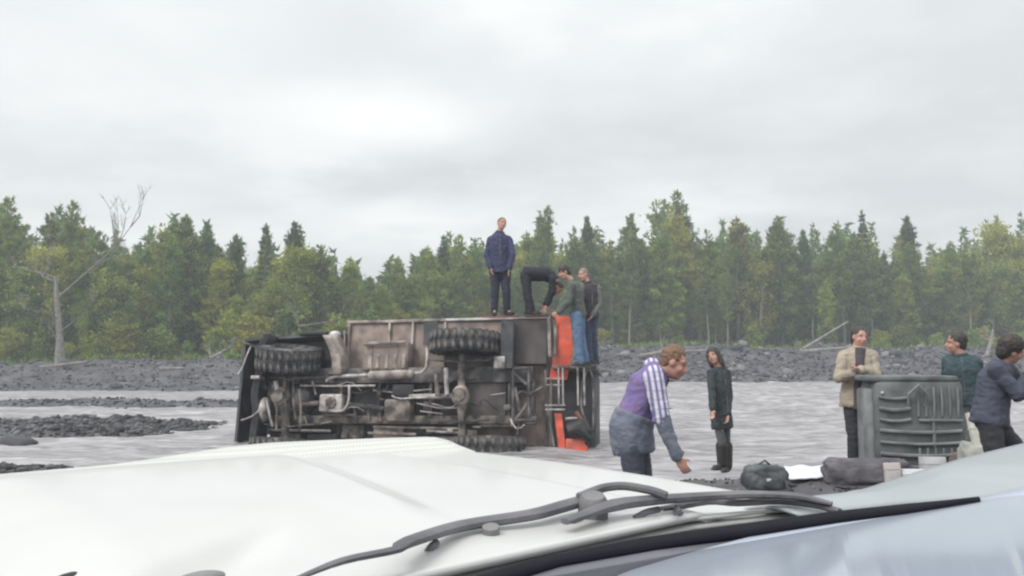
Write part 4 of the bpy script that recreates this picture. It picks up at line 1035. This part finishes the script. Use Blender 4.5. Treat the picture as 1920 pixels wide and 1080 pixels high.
# 6 beige jacket, arms crossed
d = 10.1
beige = cloth('beige_jacket', (.40,.345,.275), (.30,.25,.20))
J = Jpix(d, dict(head=(1611,633), neck=(1609,652), chest=(1608,686), pelvis=(1607,748), shL=(1636,668,.0), shR=(1582,668,-.0), elL=(1642,704,-.10), elR=(1573,708,-.10), wrL=(1612,692,-.26), wrR=(1598,700,-.22), hdL=(1592,686,-.27), hdR=(1614,704,-.2),
    hipL=(1618,754), hipR=(1598,754), knL=(1621,818,-.04), knR=(1601,818,-.04), anL=(1624,886), anR=(1602,886), toeL=(1630,896,-.15), toeR=(1598,896,-.17)))
_, J6, lat6, jk6 = person(W(1610,897,d), J, 'man in beige open jacket with arms crossed behind the ribbed grey crate', beige, cloth('dark_trousers', (.035,.035,.042)), bootm, HAIR_D, 'short', face=(.25,-1,0), build=1.08, coat=.25)
m = MB(); nk = J6['neck']; ch = J6['chest']; pv = J6['pelvis']
loft(m, [(nk+Vector((-.01,-.090,-.005)), .062, .035), (ch+Vector((-.03,-.137,.02)), .050, .035), (ch.lerp(pv,.5)+Vector((-.03,-.135,0)), .060, .035), (pv+Vector((-.04,-.135,-.12)), .070, .05)], Vector((1,0,0)))
remesh(m, 'undershirt', cloth('dark_undershirt', (.085,.065,.075)), _, .010, .006)
# 7 teal jacket seen from behind
d = 9.6
teal = cloth('teal_jacket', (.038,.068,.082))
J = Jpix(d, dict(head=(1793,643,-.0), neck=(1800,665), chest=(1803,695), pelvis=(1806,752), shL=(1778,678,.08), shR=(1830,680,-.02), elL=(1776,712,.2), elR=(1836,722,.05), wrL=(1782,738,.3), wrR=(1820,748,.25),
    hipL=(1799,758), hipR=(1818,758), knL=(1803,815,.02), knR=(1822,815,.02), anL=(1806,876), anR=(1824,876), toeL=(1798,884,.12), toeR=(1830,884,.12)))
person(W(1812,885,d), J, 'person in teal jacket and pale trousers seen from behind, right of the ribbed crate', teal, cloth('pale_trousers', (.27,.28,.28), (.20,.21,.21)), bootm, HAIR_D, 'short', face=(-1,.35,.0), build=1.05)
# 8 dark jacket stooping at right edge
d = 7.6
J = Jpix(d, dict(head=(1896,656,-.05), neck=(1880,681), chest=(1866,714), pelvis=(1856,780), shL=(1888,690,.17), shR=(1868,694,-.16), elL=(1912,730,.2), elR=(1908,740,-.22), wrL=(1935,700,.1), wrR=(1930,702,-.2),
    hipL=(1862,792,.08), hipR=(1856,794,-.08), knL=(1914,850,.1), knR=(1868,868,-.1), anL=(1918,948,.1), anR=(1838,955,-.1), toeL=(1940,960,.1), toeR=(1862,968,-.1)))
person(W(1885,972,d), J, 'man in dark blue grey jacket leaning forward at the right edge of the photo', cloth('bluegrey_jacket', (.065,.07,.105)), cloth('dark_trousers', (.035,.035,.042)), bootm, HAIR_D, 'full', face=(1,-.1,-.25), build=1.05, coat=.25)
# 9 striped shirt man, bending in front
d = 6.1
purple = cloth('purple_vest', (.15,.12,.30), (.21,.14,.26)); denim = cloth('denim_grey', (.10,.12,.17), (.17,.185,.225))
J = Jpix(d, dict(head=(1264,680,-.02), neck=(1240,697,0), chest=(1212,722), pelvis=(1182,800), shL=(1222,690,.2), shR=(1226,704,-.17), elL=(1240,770,.26), elR=(1240,784,-.22), wrL=(1258,830,.2), wrR=(1271,860,-.24), hdR=(1286,882,-.24), hdL=(1275,850,.16),
    hipL=(1190,812,.09), hipR=(1184,816,-.09), knL=(1212,935,.10), knR=(1192,940,-.12), anL=(1200,1038,.1), anR=(1182,1040,-.12), toeL=(1230,1058,.1), toeR=(1214,1062,-.12)))
r9, J9, lat9, jk9 = person(W(1195,1066,d), J, 'man in purple vest over striped shirt bending down with reaching hand right of the hood', purple, cloth('slate_trousers', (.06,.065,.09)), bootm, HAIR_B, 'short', face=(1,-.35,-.42), build=.98, sc=.94, sleeve=stripes_mat(), vest=denim, curl=.8)
m = MB(); pv = J9['pelvis']; loft(m, [(pv+(J9['chest']-pv)*.30, .178, .148), (pv, .185, .155), (pv.lerp((J9['knL']+J9['knR'])/2, .22), .185, .155), (pv.lerp((J9['knL']+J9['knR'])/2, .36), .17, .15)], lat9)
remesh(m, 'tied_jacket', denim, r9, .012, .010, 11)
# ================================================================== salvaged things on the near bank
def gz(x, y): return tz(x, y)
plast = mat('grey_ribbed_plastic', (.065,.071,.074), .65, (.16,.168,.17), 4, .2, 20)
plast_l = mat('grey_plastic_edge', (.24,.25,.255), .65, (.12,.125,.13), 4, .2, 20)
def crate():
    d = 9.25; a = W(1646, 875, d); b = W(1796, 712, d+.1); z0 = gz((a.x+b.x)/2, d)-.06
    root = empty('ribbed_crate', ((a.x+b.x)/2, d, z0), 'large grey ribbed plastic crate standing on end among the salvaged goods', 'crate')
    root.rotation_euler = (0, 0, R(-7)); w = (b.x-a.x)/2; h = b.z-z0; dep = .56
    m = MB(); m.box((-w, 0, .0), (w, dep, h), 0, .085); m.build('crate_body', plast, root)
    # plain pale end panel wrapping the left side
    m = MB(); m.box((-w-.045, .05, .02), (-w+.03, dep-.04, h-.10), 0, .035); m.build('end_panel', plast_l, root)
    # lid
    m = MB(); m.box((-w-.06, .02, h-.02), (w-.05, dep+.05, h+.045), 0, .03); m.build('lid', plast, root)
    # horizontal ribs on left half
    def rib(x0, x1, z, t=.018, sag=.0, mt=plast_l, nm='rib'):
        n = 10; pts = [Vector((x0+(x1-x0)*i/n, -.012-(.01*math.sin(math.pi*i/n)), z+sag*math.sin(math.pi*i/n))) for i in range(n+1)]
        m = MB(); m.tube(pts, t, 8); m.build(nm, mt, root)
    for k, f in enumerate((.83,.72,.61,.50,.385,.27,.16)): rib(-w+.05, (-.10 if f > .55 else w-.06), h*f, .017+.004*(k % 2), -.02)
    rib(-.02, w-.05, h*.60, .017); 
    def vrib(x, z0_, z1_, t=.015, nm='rib'):
        m = MB(); m.tube([Vector((x, -.01, z0_)), Vector((x, -.022, (z0_+z1_)/2)), Vector((x, -.01, z1_))], t, 8); m.build(nm, plast_l, root)
    for k in range(6): vrib(-.02+k*(w-.02)/5.6, h*.64, h*.93, .013)
    for k in range(6): vrib(-.02+k*(w-.02)/5.6, h*.06, h*.33, .013)
    vrib(.13, h*.34, h*.64, .018)
    # handle hoop
    m = MB(); m.tube([Vector((-.12,-.01,h*.72)), Vector((-.13,-.06,h*.86)), Vector((-.03,-.075,h*.95)), Vector((.06,-.06,h*.86)), Vector((.05,-.01,h*.74))], .017, 8); m.build('handle', plast_l, root)
    m = MB(); m.ell(Vector((-w+.09,-.01,h*.87)), (Vector((.018,0,0)), Vector((0,.018,0)), Vector((0,0,.018)))); m.build('rivet', whitep, root)
crate()
def lump(name, px, py, d, sx, sy, sz, mt, label, cat, seed=1, flat=.0, n=3, extra=None, rz=0):
    p = W(px, py, d); z = gz(p.x, d)-.015; root = empty(name, (p.x, d, z), label, cat); root.rotation_euler = (0,0,rz)
    bm = bmesh.new(); bmesh.ops.create_icosphere(bm, subdivisions=4, radius=1)
    for v in bm.verts:
        c = v.co.copy(); c = Vector([math.copysign(abs(q)**.62, q) for q in c]) if c.length else c
        k = 1 + .18*noise.noise(v.co*1.6+Vector((seed*7,0,0))) + .13*(1-abs(noise.noise(v.co*4+Vector((seed,3,0))))*2)*.8 + .05*noise.noise(v.co*9)
        v.co = Vector((c.x*sx*k, c.y*sy*k, (c.z*k+.80)*sz if c.z > -.8 else 0.0))
    me = bpy.data.meshes.new('shell'); bm.to_mesh(me); bm.free(); me.materials.append(mt); me.polygons.foreach_set('use_smooth', [True]*len(me.polygons))
    link('shell', me, root); return root
bagm = mat('dark_bag_fabric', (.04,.046,.05), .6, (.10,.11,.115), 6, .5, 25)
bag = lump('travel_bag', 1434, 890, 8.7, .20, .15, .14, bagm, 'small black bag with an upright handle near the tip of the hood', 'bag', 2, rz=.2)
m = MB(); m.tube([(-.10,0,.20),(-.06,-.01,.27),(0,-.01,.30),(.05,0,.26),(.08,.01,.2)], .012, 8); m.build('handle', bagm, bag)
m = MB(); m.box((-.06,-.158,.08),(-.01,-.138,.14),0,.005); m.build('buckle', whitep, bag)
m = MB(); m.tube([(.1,-.06,.24),(.14,-.15,.12),(.16,-.16,.03)], .014, 6, flat=.4); m.build('strap', bagm, bag)
dk = mat('wet_dark_blanket', (.075,.07,.082), .75, (.14,.13,.145), 6, .6, 20)
lump('rolled_bundle', 1612, 885, 8.8, .34, .17, .135, dk, 'long dark wet bundle lying in front of the ribbed crate', 'bundle', 5, rz=-.08)
lump('dark_sack', 1668, 868, 9.0, .20, .14, .10, dk, 'small dark sack at the lower corner of the ribbed crate', 'sack', 9)
lump('dark_sack', 1808, 852, 8.9, .12, .12, .17, mat('brown_sack', (.17,.14,.12), .8, (.10,.085,.075), 5, .5, 20), 'brown upright sack at the right foot of the ribbed crate', 'sack', 12)
def sheet(name, pts, d0, label, cat, mt, lift=.02, thick=.012):
    # draped sheet from pixel corner points lying on the ground
    ws = []
    for (px, py, z) in pts: ws.append(WZ(px, py, z))
    c = sum(ws, Vector())/len(ws); m = MB(); n = 14; vs = []
    A, B_, C_, D_ = ws
    for i in range(n+1):
        for j in range(n+1):
            u, v = i/n, j/n; p = A.lerp(B_, u).lerp(D_.lerp(C_, u), v); g = gz(p.x, p.y)
            p.z = max(p.z, g+.01)+lift*noise.noise(Vector((u*4, v*4, d0)))+.008; vs.append(p-c)
    fs = [(i*(n+1)+j, (i+1)*(n+1)+j, (i+1)*(n+1)+j+1, i*(n+1)+j+1) for i in range(n) for j in range(n)]
    m.add(vs, fs); o = m.build(name, mt, None, label=label, cat=cat); o.location = c; s = o.modifiers.new('s', 'SOLIDIFY'); s.thickness = thick; return o
wsh = mat('white_sheet', (.74,.76,.80), .6, (.58,.6,.64), 4, .3, 15)
sheet('plastic_sheet', [(1480,901,.26),(1556,897,.26),(1556,876,.30),(1470,876,.30)], 1, 'white plastic sheet spread between the black bag and the dark bundle', 'sheet', wsh)
def card(name, x0, y0, x1, y1, d, label, mt, rz=0., t=.05, tilt=-.1, cat='box'):
    a = W(x0, y1, d); b = W(x1, y0, d); z = gz((a.x+b.x)/2, d); root_loc = ((a.x+b.x)/2, d, max(z-.01, a.z-.2))
    m = MB(); w = abs(b.x-a.x)/2; m.box((-w, 0, 0), (w, t, b.z-root_loc[2]), 0, .006); m.box((-w-.004, -.004, (b.z-root_loc[2])*.72), (w+.004, t+.004, (b.z-root_loc[2])*.76), 0, .002)
    o = m.build(name, mt, None, label=label, cat=cat); o.location = root_loc; o.rotation_euler = (tilt, 0, rz); return o
cardm = mat('pale_card', (.58,.54,.53), .7, (.44,.40,.38), 5)
card('cardboard_box', 1664, 868, 1692, 901, 8.55, 'narrow pale card box leaning at the right end of the dark bundle', cardm, .15, .06)
card('cardboard_box', 1736, 857, 1775, 884, 8.7, 'pale square box at the foot of the ribbed crate', mat('grey_card', (.50,.50,.51), .7), -.1, .16)
card('plastic_tub', 1700, 880, 1740, 892, 8.5, 'low white tub between the two pale boxes', wsh, 0, .12, cat='tub')
card('canvas_panel', 1838, 770, 1862, 850, 8.6, 'pale upright canvas panel behind the legs of the leaning man', mat('canvas_panel', (.50,.49,.44), .8, (.38,.37,.33)), .1, .05, -.3, cat='panel')
lump('pale_bag', 1826, 846, 8.75, .13, .12, .24, mat('pale_sack', (.42,.42,.38), .8, (.28,.28,.26), 5, .5, 20), 'pale lumpy bag between ribbed crate and leaning man', 'bag', 15)
for (px, py, s, lb) in ((1480,905,.05,'a'), (1520,893,.03,'b'), (1580,912,.05,'c')):
    p = WZ(px, py, .24); link('stone', st_dark[2], ground, (p.x, p.y, gz(p.x, p.y)+.01), (0,0,s*40), (s*1.4, s, s*.6))

# ================================================================== the viewer's own car
paint = mat('white_car_paint', (.55,.55,.545), .38, (.50,.50,.49), 3, coat=.2, lo=.4, hi=.75)
car = empty('car', (-.35, 1.5, 0), 'white car the photo is taken from, its hood, wipers and dashboard in the foreground', 'car')
CO = Vector((-.35, 1.5, 0))
FW = Vector((-.69, .724, 0)).normalized(); RT = Vector((FW.y, -FW.x, 0))     # car forward / right
CR = Vector((.72, 1.98, 0))                                                   # rear right corner of the hood in plan
HL, HWD = 1.32, 1.62
def hoodp(u, v):
    """u 0..1 from right edge to left edge, v 0..1 from rear to front"""
    p = CR - RT*(u*HWD) + FW*(v*HL*(1-.10*(2*u-1)**2*0)) 
    front = .10*(2*u-1)**2*HL*v; p = p - FW*front
    z = 1.195 + .012*math.sin(math.pi*v) + .018*v + .034*u*v
    z -= .075*max(0, (.12-u)/.12)**2 + .075*max(0, (u-.88)/.12)**2        # roll off at the sides
    z -= .05*max(0, (v-.93)/.07)**2
    uA = .60-.17*v                                                          # pressed creases and the recess by the cowl
    z += .016*float(sst(.29,.312,u))*float(1-sst(.78,.98,v)) 
    z += .020*float(sst(uA-.012,uA+.045,u))*float(1-sst(.70,.95,v))*float(sst(.12,.32,v))
    f1 = (.27-(u-.71)*.47)-v; f2 = (u-.71)-(.26-v)*.6
    z -= .022*float(sst(0,.05,f1))*float(sst(0,.06,f2))
    p.z = z; return p
m = MB(); nu, nv = 200, 90
vs = [hoodp(i/nu, j/nv)-CO for i in range(nu+1) for j in range(nv+1)]
fs = [(i*(nv+1)+j, (i+1)*(nv+1)+j, (i+1)*(nv+1)+j+1, i*(nv+1)+j+1) for i in range(nu) for j in range(nv)]
m.add(vs, fs); hood = m.build('hood', paint, car); s = hood.modifiers.new('s', 'SOLIDIFY'); s.thickness = .012; s.offset = -1
# body sides below hood
def strip(name, top, drop, out, mt, parent=car):
    m = MB(); vs = []
    for p, o in top:
        for k, (dz, f) in enumerate(((.012, 0), (.05, .35), (.2, .7), (drop, 1.0))): vs.append(p+o*out*f-Vector((0,0,dz))-CO)
    n = len(top); fs = [(i*4+j, (i+1)*4+j, (i+1)*4+j+1, i*4+j+1) for i in range(n-1) for j in range(3)]
    m.add(vs, fs); o = m.build(name, mt, parent); s = o.modifiers.new('s','SOLIDIFY'); s.thickness = .01; return o
strip('wing_panel', [(hoodp(0, j/20), RT) for j in range(21)], .62, .07, paint)
strip('wing_panel', [(hoodp(1, j/20), -RT) for j in range(21)], .62, .07, paint)
gr = strip('front_panel', [(hoodp(i/20, 1), FW) for i in range(21)], .62, .06, paint)
for k in range(5):
    m = MB(); a = hoodp(.22, 1)-CO+FW*.075; b = hoodp(.78, 1)-CO+FW*.075; z = -.16-.045*k
    m.tube([a+Vector((0,0,z)), b+Vector((0,0,z))], .012, 6); m.build('grille_bar', blk, gr)
for u in (.08, .92):
    m = MB(); p = hoodp(u, 1)-CO+FW*.07-Vector((0,0,.22)); m.lathe([(0,.03),(.06,.025),(.085,0),(.085,-.05)], p, FW, 20); m.build('headlight', mat('lamp_glass', (.7,.72,.75), .1), car)
for u, v in ((-.01,.62),(1.01,.62)):
    e = bpy.data.objects.new('wheel', None); COL.objects.link(e); e.parent = car; p = hoodp(min(max(u,0),1), v)-CO; p.z = .37; e.location = p - (RT*.08 if u < .5 else -RT*.08)
    wheel_parts(e, (0,0,0), RT if u < .5 else -RT, .36, .24, 20)
# perforated deflector along the front edge of the hood
def perf_mat():
    m = bpy.data.materials.new('perforated_white_plastic'); m.use_nodes = True; t = m.node_tree; b = t.nodes['Principled BSDF']
    tcn = N(t, 'ShaderNodeTexCoord'); vr = N(t, 'ShaderNodeTexVoronoi'); vr.inputs['Scale'].default_value = 120; vr.inputs['Randomness'].default_value = 0.0
    t.links.new(tcn.outputs['Object'], vr.inputs['Vector']); g = M(t, 'LESS_THAN', vr.outputs['Distance'], .33)
    mxn = N(t, 'ShaderNodeMix'); mxn.data_type = 'RGBA'; mxn.inputs[6].default_value = (.56,.56,.53,1); mxn.inputs[7].default_value = (.36,.36,.34,1)
    t.links.new(g, mxn.inputs[0]); t.links.new(mxn.outputs[2], b.inputs['Base Color']); b.inputs['Roughness'].default_value = .4; return m
m = MB(); vs = []; n = 60
for i in range(n+1):
    u = .02+.96*i/n; endf = float(sst(0,.05,i/n)*(1-.75*sst(.40,.75,i/n)))
    p = hoodp(u, .975)-CO; h = .002+.044*endf
    prof = [(-.13,.000),(-.09,.018*endf+.004),(-.02,h*.75),(.03,h),(.055,h-.006)]
    for (f, z) in prof: vs.append(p+FW*f+Vector((0,0,z+.006)))
k = 5; fs = [(i*k+j, (i+1)*k+j, (i+1)*k+j+1, i*k+j+1) for i in range(n) for j in range(k-1)]
m.add(vs, fs); df = m.build('hood_deflector', perf_mat(), car); s = df.modifiers.new('s','SOLIDIFY'); s.thickness = .005; s.offset = 0
# small washer nozzle + chip on the hood
rb = mat('wiper_plastic', (.085,.085,.097), .6, (.16,.155,.165), 8, .3, 40); rbl = mat('wiper_worn', (.22,.215,.22), .6, (.14,.14,.145), 8, .3, 40)
for px, py, mt in ((375,1086,rbl),(150,1084,blk)):
    p = WZ(px, py, 1.215)-CO; m = MB(); m.ell(p, (RT*.035, FW*.016, Vector((0,0,.010)))); m.build('washer_nozzle', mt, car)
p = WZ(143, 986, 1.235)-CO; m = MB(); m.ell(p, (RT*.012, FW*.003, Vector((0,0,.004))), 8, 6); m.build('paint_chip', rbl, car)
# cowl: grey plastic strip between hood and windscreen, following the glass base
def PL(px, py, z): return WZ(px, py, z)-CO
def ribbon(name, top, bot, ztop, zbot, mt, rows=6, bulge=0.0, thick=.006, cols=60):
    """surface between two measured curves, each at its own height"""
    tx = np.array([p[0] for p in top]); ty = np.array([p[1] for p in top]); bx = np.array([p[0] for p in bot]); by = np.array([p[1] for p in bot])
    m = MB(); vs = []
    for i in range(cols+1):
        t = i/cols
        a = (np.interp(t, np.linspace(0,1,len(tx)), tx), np.interp(t, np.linspace(0,1,len(tx)), ty)); b = (np.interp(t, np.linspace(0,1,len(bx)), bx), np.interp(t, np.linspace(0,1,len(bx)), by))
        A = PL(a[0], a[1], ztop(t) if callable(ztop) else ztop); B_ = PL(b[0], b[1], zbot(t) if callable(zbot) else zbot)
        for j in range(rows+1):
            f = j/rows; p = A.lerp(B_, f); p.z += bulge*math.sin(math.pi*f); vs.append(p)
    k = rows+1; fs = [(i*k+j, (i+1)*k+j, (i+1)*k+j+1, i*k+j+1) for i in range(cols) for j in range(rows)]
    m.add(vs, fs); o = m.build(name, mt, car)
    if thick: s = o.modifiers.new('s','SOLIDIFY'); s.thickness = thick; s.offset = 0
    return o
ribbon('cowl', [(470,1120),(760,1045),(1000,1000),(1250,962),(1450,945),(1560,930),(1640,915)], [(640,1150),(860,1085),(1100,1028),(1300,992),(1500,968),(1600,955),(1700,940)], 1.19, 1.185, mat('grey_cowl', (.36,.36,.35), .6, (.48,.48,.46), 6, .2, 40), 6, .004)
ribbon('cowl_trim', [(560,1120),(800,1050),(1000,1012),(1250,975),(1450,955),(1600,948)], [(600,1128),(820,1056),(1020,1016),(1260,979),(1455,958),(1600,951)], 1.200, 1.200, mat('pale_trim', (.5,.5,.49), .5), 2)
ribbon('glass_seal', [(840,1100),(1000,1052),(1200,1012),(1400,984),(1560,962),(1700,948),(1835,938)], [(890,1110),(1050,1062),(1230,1030),(1420,1002),(1570,979),(1700,962),(1838,940)], 1.205, 1.21, mat('black_rubber_seal', (.006,.006,.012), .7, (.004,.004,.008), 6, spec=.1), 4, .006)
dashm = mat('bluegrey_dashboard', (.43,.47,.56), .7, (.40,.44,.53), 3, .05, 60)
ribbon('dashboard_edge', [(865,1108),(1050,1063),(1230,1031),(1420,1003),(1520,988),(1600,976)], [(1050,1130),(1180,1076),(1300,1040),(1420,1008),(1500,992),(1600,977)], 1.207, 1.20, mat('dark_dash_edge', (.14,.14,.17), .5), 4, .0)
ribbon('dashboard', [(1040,1135),(1180,1074),(1300,1038),(1420,1006),(1600,974),(1700,958),(1836,938),(2100,880)], [(1300,1500),(1400,1500),(1600,1500),(1750,1500),(1850,1500),(1950,1500),(2050,1500),(2300,1500)], 1.205, 1.13, dashm, 10, .025)
ribbon('reflection_panel', [(1385,958),(1500,935),(1600,925),(1700,893),(1800,862),(1920,832),(2060,800)], [(1500,968),(1600,957),(1700,946),(1790,941),(1850,938),(1960,920),(2100,890)], lambda t: 1.19+.03*t, lambda t: 1.20, mat('reflection_paint', (.34,.37,.39), .4, (.29,.32,.335), 3, coat=.15), 8, .012)  # pale panel, its colour and shape stand in for a reflection in the glass
# wipers
def wtube(name, pts, r, mt, parent=car, flat=1.0, seg=8):
    m = MB(); P = [PL(*p) for p in pts]; Q = []
    for i in range(len(P)-1):
        for k in range(4): Q.append(P[i].lerp(P[i+1], k/4))
    Q.append(P[-1]); n = len(Q)
    for it in range(2): Q = [Q[0]]+[(Q[i-1]+Q[i]*2+Q[i+1])/4 for i in range(1, n-1)]+[Q[-1]]
    if not isinstance(r, (int, float)): r = list(np.interp(np.linspace(0,1,n), np.linspace(0,1,len(r)), r))
    m.tube(Q, r, seg, flat=flat, up=(0,0,1)); return m.build(name, mt, parent)
wa = wtube('wiper_arm', [(540,1092,1.245),(640,1050,1.245),(748,1031,1.245),(752,1020,1.245),(860,985,1.23),(1000,966,1.235),(1060,948,1.238),(1120,932,1.24)], [.004,.008,.009,.014,.016,.017,.018,.018], rb, flat=.55)
wtube('wiper_blade', [(545,1092,1.208),(700,1048,1.205),(850,1012,1.205),(920,1000,1.205)], .005, rbl)
m = MB(); p = PL(1112, 950, 1.235); m.lathe([(0,.022),(.020,.022),(.026,.012),(.028,-.03)], p, (0,-.3,1), 18); m.build('wiper_pivot', rbl, wa)
m = MB(); p = PL(920, 1000, 1.218); m.lathe([(0,.012),(.014,.012),(.016,-.02)], p, (0,-.3,1), 14); m.build('arm_clip', rbl, wa)
wb = wtube('wiper_arm', [(1060,978,1.232),(1150,945,1.24),(1250,935,1.24),(1400,926,1.238),(1500,930,1.232),(1560,945,1.222)], [.010,.019,.016,.014,.012,.008], rb, flat=.55)
wtube('wiper_hose', [(1085,932,1.25),(1130,914,1.262),(1170,910,1.265),(1225,920,1.258),(1250,930,1.25)], .008, rb)
wtube('wiper_blade', [(1240,956,1.215),(1330,938,1.222),(1380,944,1.22),(1460,938,1.22),(1540,948,1.215),(1575,960,1.21)], .007, rb)
for a, b in (((1190,972),(1235,955)), ((800,1038),(818,1018)), ((1070,985),(1085,968)), ((1262,950),(1275,962))): wtube('wiper_link', [(*a,1.212),((a[0]+b[0])/2,(a[1]+b[1])/2-4,1.222),(*b,1.222)], .006, rb)
# windscreen glass: rises from the seal back over the camera
def glass_mat():
    m = bpy.data.materials.new('windscreen_glass'); m.use_nodes = True; t = m.node_tree; t.nodes.clear()
    tr = N(t, 'ShaderNodeBsdfTransparent'); tr.inputs[0].default_value = (.97,.985,.98,1); gl = N(t, 'ShaderNodeBsdfGlossy'); gl.inputs['Roughness'].default_value = .06
    fr = N(t, 'ShaderNodeLayerWeight'); fr.inputs['Blend'].default_value = .5; ms = N(t, 'ShaderNodeMixShader')
    f = M(t, 'MULTIPLY_ADD', M(t, 'POWER', fr.outputs['Facing'], 6.0), .6, .045)
    t.links.new(f, ms.inputs[0]); t.links.new(tr.outputs[0], ms.inputs[1]); t.links.new(gl.outputs[0], ms.inputs[2])
    o = N(t, 'ShaderNodeOutputMaterial'); t.links.new(ms.outputs[0], o.inputs[0]); return m
GL = True
if GL:
    A = PL(700, 1140, 1.220); B_ = PL(1836, 939, 1.222); dirn = (B_-A); dirn.z = 0; dirn.normalize()
    A = A-dirn*.9; B_ = B_+dirn*.06; back = Vector((dirn.y, -dirn.x, 0)); m = MB(); vs = []; n = 24
    for i in range(n+1):
        for j in range(13):
            t = i/n; q = A.lerp(B_, t); f = j/12
            vs.append(q + back*(1.25*f) + Vector((0,0,.30*f+.06*f*f)))
    fs = [(i*13+j, (i+1)*13+j, (i+1)*13+j+1, i*13+j+1) for i in range(n) for j in range(12)]
    m.add(vs, fs); m.build('windscreen', glass_mat(), car)

# ================================================================== air
def haze():
    m = MB(); m.box((-238, -45, -1.7), (238, 275, 16), 0); mt = bpy.data.materials.new('air'); mt.use_nodes = True; t = mt.node_tree; t.nodes.clear()
    v = N(t, 'ShaderNodeVolumePrincipled'); v.inputs['Color'].default_value = (.86,.92,1,1); v.inputs['Density'].default_value = HAZE; v.inputs['Anisotropy'].default_value = .2
    o = N(t, 'ShaderNodeOutputMaterial'); t.links.new(v.outputs[0], o.inputs['Volume']); m.build('haze', mt, None, kind='stuff', smooth=False)
HAZE = 0.0022
if HAZE: haze()
